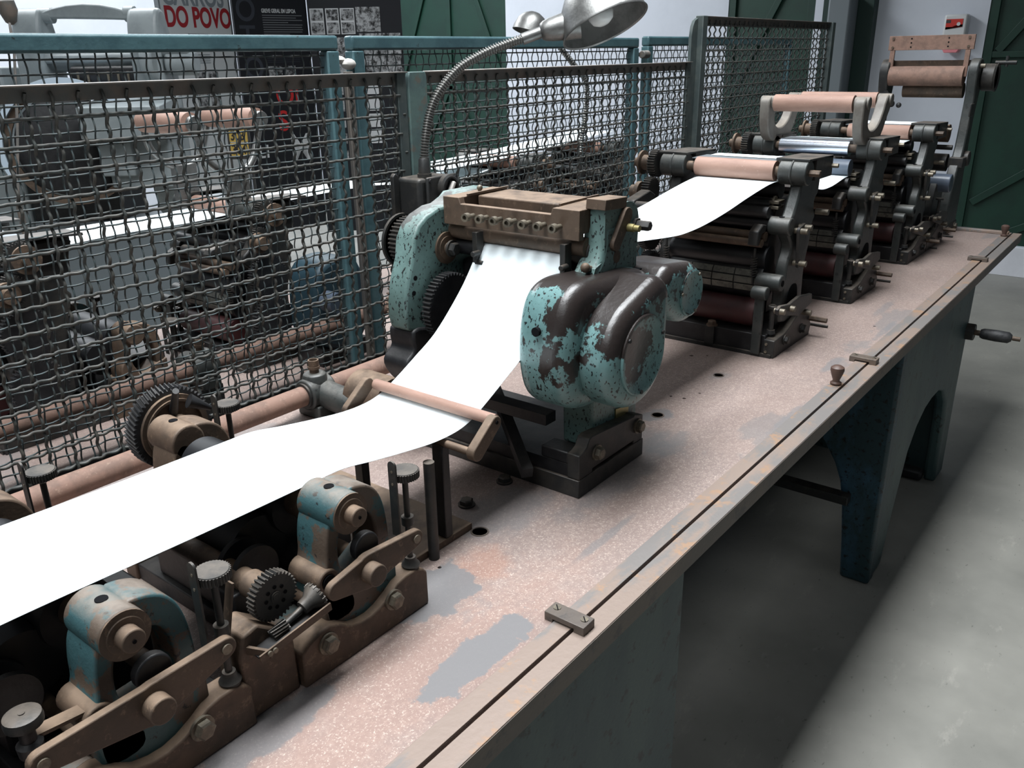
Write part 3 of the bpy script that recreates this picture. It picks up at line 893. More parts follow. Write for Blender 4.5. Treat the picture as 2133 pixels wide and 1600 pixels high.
# left frame
lf = [(1.30, 1.262), (1.208, 1.262), (1.195, 1.253), (1.171, 1.244), (1.148, 1.243), (1.113, 1.232), (1.091, 1.217), (1.076, 1.193), (1.070, 1.159), (1.063, 1.143), (1.054, 1.121), (1.046, 1.086), (1.044, 1.056), (1.050, 1.030), (1.075, 1.022), (1.10, 1.015), (1.30, 1.0)]
lo = B().prism(lf, 1.07, 1.118).out('left_frame', 'teal', u1, bevel=0.006, seg=3)
B().prism(smooth([(1.058, 1.035), (1.12, 1.022), (1.20, 1.02), (1.20, .86), (1.10, .86), (1.085, .90), (1.055, .925), (1.035, .955), (1.035, .975), (1.06, .99), (1.055, 1.01)], 1), 1.065, 1.13).out('left_foot', 'black_iron', u1, bevel=0.005)
B().rev([(0, .030), (.004, .030), (.004, .022), (.006, .022), (.006, .011), (.018, .011)], (1.160, 1.07, 1.166), (0, -1, 0), 28).out('bearing_boss', 'bronze', lo)
B().hexb((1.160, 1.056, 1.166), (0, -1, 0), .0125, .014).out('bearing_nut', 'iron', lo)
for x, z in ((1.074, 1.125), (1.068, 1.098), (1.13, 1.073)):
    B().cy(x, z, 1.0685, 1.0698, .0045, 14).out('frame_hole', 'hole', lo)
B().gear((1.15, 1.15, 1.17), (0, 1, 0), .048, 36, .03, .005).out('upper_gear', 'iron', u1)
B().rev([(0, .052), (.006, .052), (.006, .047), (0, .047)], (1.15, 1.172, 1.17), (0, 1, 0), 36).out('gear_ring', 'iron', u1)
B().gear((1.17, 1.165, 1.05), (0, 1, 0), .068, 44, .035, .007).out('lower_gear', 'bronze', u1)
B().gear((1.14, 1.05, 1.06), (0, 1, 0), .065, 48, .02, .005).out('inner_gear', 'black_iron', u1)
B().cyl((1.12, 1.20, .835), (1.12, 1.30, .835), .05, n=28).out('rear_drum', 'bronze', u1)
# crossbeam with slot, screws, rollers
B().prism([(.768, 1.212), (1.068, 1.212), (1.068, 1.2625), (1.030, 1.2625), (1.026, 1.251), (.826, 1.251), (.822, 1.2625), (.768, 1.2625)], 1.156, 1.170, 'x').out('cross_beam', 'bronze', u1, bevel=0.0012)
for y0, y1 in ((.769, .822), (1.030, 1.068)):
    B().box(1.1705, 1.30, y0, y1, 1.222, 1.262).out('beam_end_block', 'bronze', u1, bevel=0.0012)
B().box(1.206, 1.30, .826, 1.027, 1.225, 1.2605).out('doctor_bar', 'bronze', u1, bevel=0.003)
B().bar((1.18, 1.029, 1.264), (1.30, 1.029, 1.2645), .004, .004).out('edge_wire', 'bronze', u1)
B().bar((1.18, .824, 1.264), (1.30, .824, 1.2645), .004, .004).out('edge_wire', 'bronze', u1)
B().sph((1.24, 1.05, 1.268), .006, 10).cyl((1.24, 1.05, 1.262), (1.24, 1.05, 1.272), .003, n=8).out('top_knob', 'bolt', u1)
for i in range(7):
    y = .995 - i * .0315
    b = B().cyl((1.158, y, 1.2335), (1.140, y, 1.2335), .0045, n=12).rev([(0, .0075), (.011, .0075), (.011, .0042), (.005, .004), (.005, 0)], (1.140, y, 1.2335), (-1, -.1, 0), 18)
    b.out('socket_screw', 'bolt', u1)
B().cy(1.185, 1.197, .769, 1.07, .0165, 28).out('nip_roller', 'bronze', u1)
B().cy(1.195, 1.165, .80, 1.07, .0155, 28).out('under_roller', 'black_iron', u1)
for y in (.792, .985):
    c = B().box(1.150, 1.170, y, y + .011, 1.148, 1.205).cyl((1.155, y, 1.168), (1.135, y - .002, 1.168), .005, n=12).cyl((1.152, y + .005, 1.150), (1.152, y - .012, 1.150), .0045, n=12)
    c.out('roller_clamp', 'iron', u1, bevel=0.001)
B().cy(1.20, 1.185, .765, .805, .023, 24).out('roller_drum', 'iron', u1, bevel=0.002)
B().box(1.20, 1.28, .80, 1.07, .95, 1.14).out('inner_block', 'black_iron', u1, bevel=0.01)
B().bar((1.12, .80, .90), (1.12, 1.16, .90), .03, .02).bar((1.05, .80, .82), (1.20, 1.0, .90), .02, .02).out('inner_strut', 'black_iron', u1)

# ------------------------------------------------------------------ dark printing units
UG = 'dark printing units along the bench'
X0 = 1.97
FR = [(.266, 1.240), (.248, 1.205), (.245, 1.160), (.222, 1.146), (.222, 1.124), (.240, 1.101), (.222, 1.084), (.219, 1.058), (.216, 1.033), (.202, .998), (.196, .96), (.20, .914), (.20, .85),
      (.06, .85), (.054, .88), (.067, .915), (.059, .957), (.074, .971), (.070, .989), (.075, 1.010), (.090, 1.03), (.092, 1.05), (.075, 1.066), (.055, 1.084), (.058, 1.105), (.080, 1.119), (.100, 1.15), (.118, 1.185), (.128, 1.240)]


def make_unit(label, loc_x):
    r = thing('printing_unit', label, 'printing unit', (X0 + .13, .95, T), UG)
    q = lambda pts: [(X0 + a, b) for a, b in pts]
    X = X0
    # base
    B().box(X + .004, X + .25, .75, 1.10, T, .835).out('base_bed', 'black_iron', r, bevel=0.002)
    B().box(X - .004, X + .004, .73, 1.12, T, .789).out('base_strip', 'iron', r)
    for y0, y1 in ((.724, .752), (1.10, 1.128)):
        B().prism(q([(0, T), (0, .826), (.060, .829), (.083, .833), (.115, .845), (.145, .857), (.185, .860), (.225, .856), (.240, .835), (.258, .806), (.25, T)]), y0, y1).out('base_cheek', 'iron', r, bevel=0.002)
    for x, z in ((.07, .812), (.187, .812)):
        B().hexb((X + x, .724, z), (0, -1, 0), .0105, .012).out('hex_bolt', 'iron', r)
    B().rev([(0, .007), (.05, .007)], (X + .245, .728, .826), (0, -1, 0), 6).out('square_shaft', 'bronze', r)
    B().cyl((X + .33, .79, T + .004), (X + .33, .70, T + .004), .004, n=8).out('loose_rod', 'iron', r)
    bb = B().box(X - .004, X + .02, .885, .91, T, .836).out('bolt_lug', 'iron', r)
    B().hexb((X + .008, .897, .836), (0, 0, 1), .0115, .013).out('bed_bolt', 'bronze', bb)
    for y, z in ((.765, .815), (.744, .815), (.744, .795)):
        B().cyl((X + .003, y, z), (X - .003, y, z), .0035, n=12).out('cheek_screw', 'bolt', r)
    # frames
    for k, (y0, y1) in enumerate(((.738, .768), (1.062, 1.095))):
        f = B().prism(q(smooth(FR, 1)), y0, y1)
        f.out('side_frame', 'iron_teal' if k == 0 else 'iron', r, bevel=0.005, seg=2)
        yc0, yc1 = (.722, .792) if k == 0 else (1.045, 1.115)
        h = B().cy(X + .118, 1.222, yc0, yc1, .030, 28)
        h.rev([(0, .030), (0, .0325), (.006, .0325), (.006, .030)], (X + .118, (yc0 + yc1) / 2, 1.222), (0, 1, 0), 28)
        h.out('bearing_housing', 'iron_teal', r, bevel=0.003)
        B().prism(q([(.105, 1.256), (.105, 1.250), (.20, 1.250), (.275, 1.244), (.275, 1.251)]), yc0 - .002, yc1 + .012).box(X + .155, X + .275, yc0 - .002, yc0 + .008, 1.20, 1.25).out('cap_plate', 'iron', r, bevel=0.001)
        B().cyl((X + .118, (yc0 + yc1) / 2, 1.251), (X + .118, (yc0 + yc1) / 2, 1.2525), .006, n=14).out('oil_hole', 'hole', r)
    B().rev([(0, .0085), (.025, .0085), (.026, .0075)], (X + .118, .722, 1.222), (0, -1, 0), 6).out('shaft_square', 'bronze', r)
    B().rev([(0, .006), (.018, .006)], (X + .27, .722, 1.225), (0, -1, 0), 6).out('cap_bolt', 'bolt', r)
    B().cy(X + .045, .962, .735, .80, .021, 24).out('frame_lug', 'iron_teal', r, bevel=0.003)
    B().cy(X + .070, 1.098, .735, .79, .022, 24).out('frame_lug', 'iron_teal', r, bevel=0.003)
    B().cyl((X + .070, .762, 1.119), (X + .070, .762, 1.1208), .007, n=14).cy(X + .045, .962, .7338, .7348, .008, 16).out('lug_hole', 'hole', r)
    B().rev([(0, .034), (.004, .034), (.005, .026), (.008, .025), (.009, .012)], (X + .158, .738, 1.052), (0, -1, 0), 32).out('bearing_disc', 'iron', r)
    B().prism(q(hull([(.100, 1.085, .010), (.128, 1.09, .010), (.115, 1.0, .010)])), .722, .730).out('link_plate', 'iron', r, bevel=0.001)
    for x, z in ((.100, 1.085), (.128, 1.090), (.238, 1.112), (.112, 1.002)):
        B().cy(X + x, z, .705, .738, .0075, 14).out('frame_stud', 'bolt', r)
    B().prism(q(smooth([(.09, .90), (.10, .93), (.125, .945), (.155, .94), (.165, .90), (.16, .872), (.10, .872)], 2)), .7368, .7375).out('frame_opening', 'hole', r)
    # brace and front arm
    B().prism(q([(-.028, .915), (-.01, .921), (.05, .912), (.115, .918), (.205, .905), (.212, .880), (.12, .865), (-.02, .900)]), .712, .722).out('brace_plate', 'iron', r, bevel=0.002)
    for x, z in ((-.015, .909), (.055, .900), (.178, .860)):
        B().cy(X + x, z, .700, .726, .0075, 14).out('brace_stud', 'bolt', r)
    B().bar((X - .004, .770, T + .006), (X - .004, .770, .938), .010, .024, (0, 1, 0)).cy(X - .004, .944, .752, .790, .0165, 20).out('front_arm', 'iron_teal', r, bevel=0.002)
    B().cyl((X + .03, .748, .826), (X + .03, .748, .91), .006, n=12).rev([(0, .012), (.006, .012), (.008, .009)], (X + .03, .748, .90), (0, 0, 1), 6).rev([(0, .012), (.01, .010)], (X + .03, .748, .835), (0, 0, 1), 14).out('adjusting_screw', 'iron', r)
    B().prism(q([(.0, 1.092), (.028, 1.106), (.055, 1.100), (.045, 1.083), (.025, 1.083), (.010, 1.055), (-.004, 1.058)]), .79, .815).out('latch_claw', 'iron', r, bevel=0.003)
    for yy in (.806, 1.05):
        B().tube([(X + .028 + .007 * math.cos(k * .9), yy + .007 * math.sin(k * .9), .972 + k * .0009) for k in range(60)], .0017, 5).cyl((X + .028, yy, .955), (X + .028, yy, 1.045), .003, n=8).out('coil_spring', 'iron', r)
    # rollers
    B().cy(X + .118, 1.222, .806, 1.018, .0245, 32).out('top_roller', 'pink', r, label='pinkish brown top roller')
    B().cy(X + .118, 1.222, .79, 1.05, .012, 20).out('top_shaft', 'bronze', r)
    B().cy(X + .150, 1.172, .80, 1.04, .021, 28).out('impression_roller', 'rubber', r)
    for z, x, rr, mt_ in ((1.130, .055, .014, 'black_iron'), (1.098, .080, .022, 'rubber'), (1.072, .050, .012, 'bronze'), (1.050, .095, .026, 'rubber'), (1.058, .030, .010, 'bronze')):
        B().cy(X + x, z, .79, 1.045, rr, 24).out('distribution_roller', mt_, r)
    B().cy(X + .075, 1.012, .785, 1.05, .032, 32).out('form_roller', 'rubber', r)
    pc = B().cy(X + .085, .955, .788, 1.045, .050, 40).out('plate_cylinder', 'black_iron', r)
    for i in range(3):
        for j, y in enumerate((.800, .860, .920, .980)):
            a0 = PI * (0.80 + i * .115)
            pts = [(X + .085 + rr * math.cos(a), .955 + rr * math.sin(a)) for rr, aa in ((.0505, (a0, a0 + .15, a0 + .30)), (.0535, (a0 + .30, a0 + .15, a0))) for a in aa]
            B().prism(pts, y, y + .057).out('type_block', 'plate', pc)
    B().cy(X + .045, .878, .79, 1.04, .036, 32).out('ink_roller', 'redrubber', r, label='dark red rubber ink roller')
    B().box(X + .11, X + .24, .80, 1.04, .85, 1.15).out('inner_case', 'black_iron', r, bevel=0.01)
    for z in (1.135, 1.148):
        B().cyl((X + .12, .80, z), (X + .12, .806, z), .014, n=14).box(X + .10, X + .14, .785, .81, z - .004, z + .004).out('micro_adjuster', 'bolt', r, bevel=0.001)
    # delivery plate behind the top roller
    B().bar((X + .15, .82, 1.243), (X + .15, 1.03, 1.243), .085, .002).out('paper_plate', 'alframe', r)
    # gear train on the fence side
    B().gear((X + .118, 1.14, 1.222), (0, 1, 0), .036, 30, .022, .005).out('top_gear', 'iron', r)
    B().rev([(0, .02), (.025, .02), (.026, .032), (.032, .032), (.032, .014), (.05, .012)], (X + .118, 1.152, 1.222), (0, 1, 0), 28).out('gear_sleeve', 'bronze', r)
    B().gear((X + .09, 1.14, 1.155), (0, 1, 0), .034, 28, .022, .005).out('mid_gear', 'iron', r)
    B().rev([(0, .028), (.012, .028), (.012, .018), (.03, .018)], (X + .07, 1.155, 1.15), (0, 1, 0), 28).out('gear_flange', 'bronze', r)
    B().gear((X + .10, 1.14, 1.05), (0, 1, 0), .06, 44, .022, .005).gear((X + .10, 1.14, .92), (0, 1, 0), .066, 44, .022, .005).out('lower_gear', 'black_iron', r)
    B().prism(q([(-.07, 1.135), (-.06, 1.15), (.02, 1.165), (.05, 1.15), (.02, 1.135)]), 1.10, 1.13).cy(X - .05, 1.135, .98, 1.12, .012, 18).out('side_arm', 'iron', r, bevel=0.003)
    return r


unit2 = make_unit('dark printing unit with dusty pink top roller, first behind the teal unit', X0)
unit3 = dup(unit2, (X0 + .13 + .604, .95, T), 'dark printing unit with raised twin rollers and chrome roller, second behind the teal unit', UG, skip=('top_roller', 'impression_roller'))
unit4 = dup(unit2, (X0 + .13 + 1.223, .95, T), 'third dark printing unit behind the teal one, pink top roller below the end stand', UG)
unit5 = dup(unit2, (X0 + .13 + 1.485, .95, T - .0), 'low dark printing unit squeezed between the third unit and the tall end stand', UG,
            skip=('top_roller', 'bearing_housing', 'cap_plate', 'side_frame', 'paper_plate', 'top_shaft', 'oil_hole', 'top_gear', 'gear_sleeve', 'impression_roller', 'micro_adjuster', 'distribution_roller', 'shaft_square', 'cap_bolt', 'side_arm', 'link_plate', 'frame_stud', 'bearing_disc', 'inner_case', 'frame_lug', 'lug_hole', 'latch_claw', 'mid_gear', 'gear_flange', 'frame_opening'))
X = 3.455
B().prism([(X + .06, .85), (X + .05, .93), (X + .09, 1.06), (X + .14, 1.10), (X + .19, 1.06), (X + .2, .85)], .738, .768).out('low_frame', 'iron', unit5) if False else None
ORIG[unit3] = Vector(unit3.location)
ORIG[unit5] = Vector(unit5.location)
lf5 = B().prism(smooth([(3.505, .85), (3.50, .92), (3.535, 1.00), (3.57, 1.045), (3.62, 1.05), (3.655, 1.01), (3.665, .85)], 2), .740, .768)
lf5.out('low_frame', 'iron', unit5, bevel=0.004)
B().prism(smooth([(3.505, .85), (3.50, .92), (3.535, 1.00), (3.57, 1.045), (3.62, 1.05), (3.655, 1.01), (3.665, .85)], 2), 1.06, 1.09).out('low_frame', 'iron', unit5, bevel=0.004)
B().cy(3.585, 1.02, .70, .79, .034, 28).out('steel_drum', 'steel_dark', unit5, bevel=0.003)
B().gear((3.585, .80, 1.02), (0, 1, 0), .038, 30, .016, .005).out('drum_gear', 'iron', unit5)
B().cyl((3.53, .72, .86), (3.53, .72, .965), .005, n=10).rev([(0, .014), (.006, .014)], (3.53, .72, .965), (0, 0, 1), 18).out('knob_screw', 'iron', unit5)
# rollers special to the second dark unit
X = 2.574
B().cy(X + .118, 1.222, .818, 1.03, .0235, 32).out('chrome_roller', 'chrome', unit3, label='shiny chrome roller')
B().cy(X + .085, 1.170, .80, 1.02, .024, 32).out('rubber_roller', 'steel_dark', unit3, label='blue grey rubber roller')
for y0, y1 in ((.765, .795), (1.045, 1.075)):
    outer = smooth([(2.60, 1.345), (2.605, 1.365), (2.64, 1.375), (2.665, 1.36), (2.665, 1.335), (2.655, 1.31), (2.662, 1.288), (2.69, 1.274), (2.735, 1.276), (2.775, 1.295), (2.80, 1.325), (2.815, 1.352), (2.835, 1.37), (2.862, 1.37), (2.875, 1.35), (2.865, 1.325), (2.84, 1.30), (2.82, 1.268), (2.79, 1.243), (2.74, 1.233), (2.67, 1.233), (2.625, 1.25), (2.605, 1.29)], 2)
    B().prism(outer, y0, y1).out('handle_bracket', 'bracket', unit3, bevel=0.004)
    B().box(2.70, 2.80, y0 - .012, y1 + .008, 1.215, 1.238).out('bracket_foot', 'bracket', unit3, bevel=0.003)
    for x in (2.632, 2.855):
        B().cy(x, 1.355, y0 - .006, y1 + .006, .0175, 20).out('roller_hub', 'bracket', unit3, bevel=0.002)
B().cy(2.632, 1.352, .803, 1.038, .0245, 32).out('raised_roller', 'pink', unit3, label='front pinkish raised roller')
B().cy(2.858, 1.352, .803, 1.038, .0235, 32).out('raised_roller', 'pink', unit3, label='rear pinkish raised roller')

# ------------------------------------------------------------------ tall end stand
e = thing('end_stand', 'tall rewinding stand with wide pink roller and a drilled plate frame at the far end', 'roller stand', (3.95, .95, T))
for y0, y1, mt_ in ((.738, .775, 'iron_teal'), (1.075, 1.112, 'iron')):
    post = smooth([(3.80, T), (3.80, .90), (3.83, 1.0), (3.86, 1.06), (3.905, 1.10), (3.925, 1.20), (3.945, 1.31), (3.93, 1.36), (3.92, 1.42), (3.945, 1.455), (3.99, 1.46), (4.03, 1.44), (4.04, 1.38), (4.015, 1.30), (3.99, 1.20), (3.985, 1.06), (3.99, .95), (3.98, T)], 1)
    B().prism(post, y0, y1).out('side_post', mt_, e, bevel=0.005)
B().box(3.79, 3.99, .735, 1.115, T, .82).out('base', 'iron', e, bevel=0.003)
for x in (3.83, 3.95):
    B().hexb((x, .735, .80), (0, -1, 0), .012, .012).out('hex_bolt', 'bolt', e)
B().cy(3.95, 1.392, .79, 1.073, .0385, 36).out('wide_roller', 'pipe', e, label='wide dusty pink roller')
B().cy(3.985, 1.336, .79, 1.02, .029, 32).out('lower_roller', 'bronze', e)
B().box(3.985, 4.0, .775, 1.075, 1.43, 1.452).out('flat_bar', 'bronze', e, bevel=0.001)
B().box(3.94, 3.952, .770, 1.092, 1.492, 1.547).out('drilled_plate', 'pipe', e, bevel=0.001, label='drilled pink-brown flat plate on top of the stand')
for y in (.79, 1.075):
    B().bar((3.945, y, 1.39), (3.948, y, 1.535), .018, .012, (1, 0, 0)).out('plate_strut', 'pipe', e, bevel=0.001)
    for z in (1.503, 1.537):
        B().cyl((3.94, y, z), (3.936, y, z), .005, n=12).out('plate_bolt', 'bronze', e)
for y in (.865, 1.005):
    for z in (1.504, 1.520, 1.536):
        B().cyl((3.9405, y, z), (3.9388, y, z), .003, n=10).out('plate_hole', 'hole', e)
B().cy(4.03, 1.385, .69, .735, .052, 32).rev([(0, .055), (.006, .055), (.006, .046), (0, .046)], (4.03, .69, 1.385), (0, -1, 0), 32).out('brake_drum', 'iron', e, bevel=0.003)
B().cyl((4.03, .70, 1.44), (4.03, .625, 1.44), .008, n=12).cyl((4.03, .66, 1.425), (4.03, .66, 1.465), .006, n=10).out('brake_handle', 'iron', e)
B().cy(3.955, 1.43, .72, .738, .009, 14).out('post_stud', 'bolt', e)
B().sph((3.90, 1.04, 1.285), .014, 12).bar((3.90, 1.04, 1.285), (3.93, 1.08, 1.33), .016, .016).sph((3.90, 1.01, 1.28), .011, 10).out('catch_lever', 'black_iron', e)
B().box(3.90, 3.96, .735, .742, 1.24, 1.29).out('slot_lug', 'iron', e, bevel=0.003)
B().cy(3.90, 1.175, .80, 1.05, .035, 28).out('guide_roller', 'bronze', e)
B().cy(3.90, 1.12, .78, .86, .010, 14).cy(3.90, 1.06, .79, 1.05, .035, 28).out('lower_guide_roller', 'iron', e)
B().box(3.86, 3.99, .725, .78, 1.045, 1.085).cy(3.95, 1.075, .72, .78, .03, 20).out('pivot_block', 'iron', e, bevel=0.003)

# ------------------------------------------------------------------ paper web
def ribbon(name, prof, y0, y1, thick, mat, label, cat, group=None):
    P = []
    n = len(prof)
    # Catmull-Rom through profile points
    for i in range(n - 1):
        p0, p1, p2, p3 = prof[max(i - 1, 0)], prof[i], prof[i + 1], prof[min(i + 2, n - 1)]
        for k in range(8):
            t = k / 8
            P.append(tuple(0.5 * ((2 * p1[a]) + (-p0[a] + p2[a]) * t + (2 * p0[a] - 5 * p1[a] + 4 * p2[a] - p3[a]) * t * t + (-p0[a] + 3 * p1[a] - 3 * p2[a] + p3[a]) * t ** 3) for a in (0, 1)))
    P.append(prof[-1])
    vs, fs = [], []
    for x, z in P:
        for j in range(5):
            vs.append((x, y0 + (y1 - y0) * j / 4, z))
    for i in range(len(P) - 1):
        for j in range(4):
            fs.append((i * 5 + j, i * 5 + j + 1, i * 5 + j + 6, i * 5 + j + 5))
    o = B().add(vs, fs).out(name, mat, angle=180)
    sd = o.modifiers.new('thickness', 'SOLIDIFY')
    sd.thickness = thick
    return tag(o, label, cat, group)


PW = 'white paper webs'
ribbon('paper_web', [(-.60, 1.0035), (-.2, 1.0035), (.1, 1.005), (.22, 1.0055), (.312, 1.0035), (.452, .9995), (.59, .9975), (.645, .996), (.70, .986), (.76, .976), (.82, .968), (.87, .9675), (.905, .9745), (.93, .985), (.984, 1.012), (1.045, 1.046), (1.115, 1.108), (1.160, 1.162), (1.172, 1.178), (1.19, 1.182)],
       .797, .996, .0006, 'paper', 'white paper strip flowing over the near stands and up into the teal unit', 'paper')
ribbon('paper_web', [(1.20, 1.1815), (1.25, 1.181), (1.30, 1.176), (1.40, 1.166), (1.55, 1.151), (1.62, 1.149), (1.70, 1.153), (1.80, 1.164), (1.92, 1.182), (2.03, 1.1955), (2.09, 1.1975), (2.12, 1.196)],
       .80, 1.008, .0006, 'paper', 'white paper strip sagging between the teal unit and the first dark unit', 'paper')
ribbon('paper_web', [(2.14, 1.246), (2.22, 1.240), (2.30, 1.18), (2.40, 1.140), (2.50, 1.134), (2.62, 1.146), (2.68, 1.146)],
       .80, 1.008, .0006, 'paper', 'white paper strip between the first and second dark units', 'paper')
ribbon('paper_web', [(2.75, 1.246), (2.85, 1.235), (2.95, 1.20), (3.08, 1.187), (3.22, 1.195), (3.30, 1.197)],
       .80, 1.008, .0006, 'paper', 'short white paper strip between the second and third dark units', 'paper')
ribbon('paper_web', [(3.36, 1.246), (3.48, 1.246), (3.60, 1.235), (3.75, 1.215), (3.88, 1.212)], .80, 1.008, .0006, 'paper', 'white paper strip leaving the third dark unit towards the tall end stand', 'paper')

# ------------------------------------------------------------------ fences
def wire(p0, p1, nrm, pitch, amp, phase, r, n=5, sub=4, wv=1):
    p0, p1, nrm = Vector(p0), Vector(p1), Vector(nrm)
    L = (p1 - p0).length
    k = max(2, int(L / pitch * sub))
    return [p0.lerp(p1, i / k) + nrm * (amp * math.cos(wv * (PI * (L * i / k) / pitch + phase))) for i in range(k + 1)]


def mesh(x0, x1, z0, z1, y, pitch, r, amp, sides=5, sub=4, jit=0.0, wv=1):
    b = B()
    nx = int((x1 - x0) / pitch)
    nz = int((z1 - z0) / pitch)
    for i in range(nx + 1):
        x = x0 + pitch * (i + .35)
        if x > x1:
            break
        j = random.uniform(-jit, jit)
        b.tube(wire((x + j, y, z0), (x - j, y, z1), (0, 1, 0), pitch, amp, PI * i + PI * .35, r, sub=sub, wv=wv), r, sides, False)
    for k in range(nz + 1):
        z = z0 + pitch * (k + .35)
        if z > z1:
            break
        j = random.uniform(-jit, jit)
        b.tube(wire((x0, y, z + j), (x1, y, z - j), (0, 1, 0), pitch, amp, PI * k + PI * 1.35, r, sub=sub, wv=wv), r, sides, False)
    return b


FY = 1.51
FG = 'dark wire guard panels along the rear of the bench'


def front_fence(label, x0, x1, ztop, left, right, bottom=True):
    f = thing('wire_guard_panel', label, 'fence', ((x0 + x1) / 2, FY, T), FG)
    mesh(x0, x1, T + .010, ztop - .012, FY, .0437, .0031, .0034, 5, 10, .0008, 3).out('wire_mesh', 'fence', f, kind='stuff', angle=180)
    B().box(x0, x1, FY + .004, FY + .008, ztop - .028, ztop).box(x0, x1, FY - .012, FY + .008, ztop - .003, ztop).out('top_rail', 'fence_rail', f, bevel=0.0008)
    if left:
        B().box(x0, x0 + .022, FY - .004, FY + .006, T + .007, ztop - .003).out('end_bar', 'fence_dark', f, bevel=0.001)
    if right:
        B().box(x1 - .028, x1, FY - .004, FY + .006, T, ztop - .003).out('end_bar', 'fence_dark', f, bevel=0.001)
    return f


front_fence('near wire guard panel left of the plain grey-green post, cut off by the left edge', -.5, 1.520, 1.469, False, True)
front_fence('middle wire guard panel behind the gooseneck lamp', 1.592, 2.985, 1.468, False, True)
front_fence('taller far wire guard panel rising above the middle one', 3.07, 4.41, 1.622, False, False)
p = thing('fence_post', 'plain grey-green flat post carrying the switch box', 'post', (1.556, FY, T))
B().prism(smooth([(1.525, T), (1.525, 1.455), (1.530, 1.468), (1.583, 1.468), (1.588, 1.455), (1.588, T)], 0), FY - .008, FY + .004).out('post_board', 'fence_post', p, bevel=0.002)
p = thing('fence_post', 'dark gusseted post between the middle and taller wire guard panels', 'post', (3.03, FY, T))
B().box(3.03, 3.068, FY - .02, FY + .01, T, 1.622).out('post_bar', 'fence_dark', p, bevel=0.002)
B().prism([(2.985, T), (2.985, 1.55), (2.992, 1.585), (3.005, 1.605), (3.03, 1.615), (3.03, T)], FY, FY + .012).out('gusset_fin', 'fence_dark', p, bevel=0.001)
p = thing('fence_post', 'slim grey end post of the taller wire guard panel', 'post', (4.43, FY, T))
B().box(4.412, 4.452, FY - .02, FY + .01, T, 1.622).out('post_bar', 'fence_dark', p, bevel=0.003)

# blue fence of the machine behind
BY = 1.70
BG = 'blue-green framed mesh panels behind the dark guard'


def blue_panel(label, x0, x1, z0, z1, wire_x0):
    f = thing('blue_mesh_panel', label, 'fence', ((x0 + x1) / 2, BY, FL), BG)
    mesh(wire_x0, x1 - .02, z0 + .06, z1 - .025, BY, .0262, .0019, .0036, 4, 4, .0008).out('wire_mesh', 'bluewire', f, kind='stuff', angle=180)
    B().box(x0, x1, BY - .016, BY + .016, z1 - .034, z1).out('top_rail', 'bluefence', f, bevel=0.006, seg=3)
    for xa in ((x0, x0 + .038), (x1 - .038, x1)):
        B().box(xa[0], xa[1], BY - .016, BY + .016, FL, z1 - .034).out('frame_post', 'bluefence', f, bevel=0.004)
    B().box(x0 + .038, x1 - .038, BY - .012, BY + .012, .60, .635).out('bottom_rail', 'bluefence', f)
    return f


blue_panel('blue-green mesh panel on the left, its rail crossing in front of the grey press', -.4, 1.478, .60, 1.552, .45)
blue_panel('blue-green mesh panel behind the lamp neck', 1.522, 2.918, .60, 1.552, 1.54)
blue_panel('blue-green mesh panel seen through the taller wire guard', 2.985, 4.43, .60, 1.558, 3.0)
tp_ = thing('tie_post', 'weathered brown wooden stake squeezed between two blue-green frames', 'post', (1.50, BY, FL))
B().box(1.482, 1.505, BY - .03, BY - .018, FL, 1.47).out('stake', 'tape', tp_, bevel=0.002)
B().sph((1.487, BY, 1.497), .014, 12, (1.3, 1.3, .7)).sph((1.505, BY - .015, 1.487), .017, 12, (1.2, 1.0, .8)).out('knotted_cloth', 'pad', tp_, label='knotted pale cloth tie')
tp2 = thing('fence_clip', 'round grey clamp between two blue-green frames above the middle guard', 'clamp', (2.95, BY, 1.5))
B().cyl((2.93, BY - .02, 1.495), (2.975, BY - .02, 1.495), .014, n=16).out('clamp_drum', 'fence_rail', tp2, bevel=0.003)
B().box(2.90, 3.0, BY - .008, BY + .008, 1.488, 1.502).out('clamp_strap', 'fence_dark', tp2)

# ------------------------------------------------------------------ switch box and gooseneck lamp
sw = thing('switch_box', 'dark cast iron switch box with round rotary switch on the grey-green post', 'switch box', (1.53, 1.46, 1.1))
B().box(1.462, 1.578, 1.424, 1.50, 1.075, 1.232).out('box_body', 'iron', sw, bevel=0.010, seg=3)
B().box(1.480, 1.586, 1.414, 1.4235, 1.085, 1.234).out('front_cover', 'iron', sw, bevel=0.004)
B().rev([(0, .033), (.012, .033), (.016, .028), (.016, .024), (.006, .022), (.006, 0)], (1.546, 1.4145, 1.203), (0, -1, 0), 32).out('switch_collar', 'iron', sw)
B().bar((1.538, 1.400, 1.188), (1.556, 1.400, 1.218), .010, .014, (0, 1, 0)).out('switch_toggle', 'pad', sw, bevel=0.003)
for x, z in ((1.489, 1.225), (1.578, 1.225), (1.489, 1.094), (1.578, 1.094)):
    B().cyl((x, 1.414, z), (x, 1.410, z), .005, n=12).out('cover_screw', 'black_iron', sw)
B().prism([(1.440, 1.10), (1.440, 1.235), (1.448, 1.243), (1.460, 1.235), (1.460, 1.10)], 1.488, 1.5).out('fixing_ear', 'iron', sw, bevel=0.002)


def cr(P, k=12):
    out = []
    for i in range(len(P) - 1):
        p0, p1, p2, p3 = [Vector(P[max(0, min(len(P) - 1, j))]) for j in (i - 1, i, i + 1, i + 2)]
        for s_ in range(k):
            t = s_ / k
            out.append(0.5 * ((2 * p1) + (p2 - p0) * t + (2 * p0 - 5 * p1 + 4 * p2 - p3) * t * t + (3 * p1 - p0 - 3 * p2 + p3) * t ** 3))
    out.append(Vector(P[-1]))
    return out


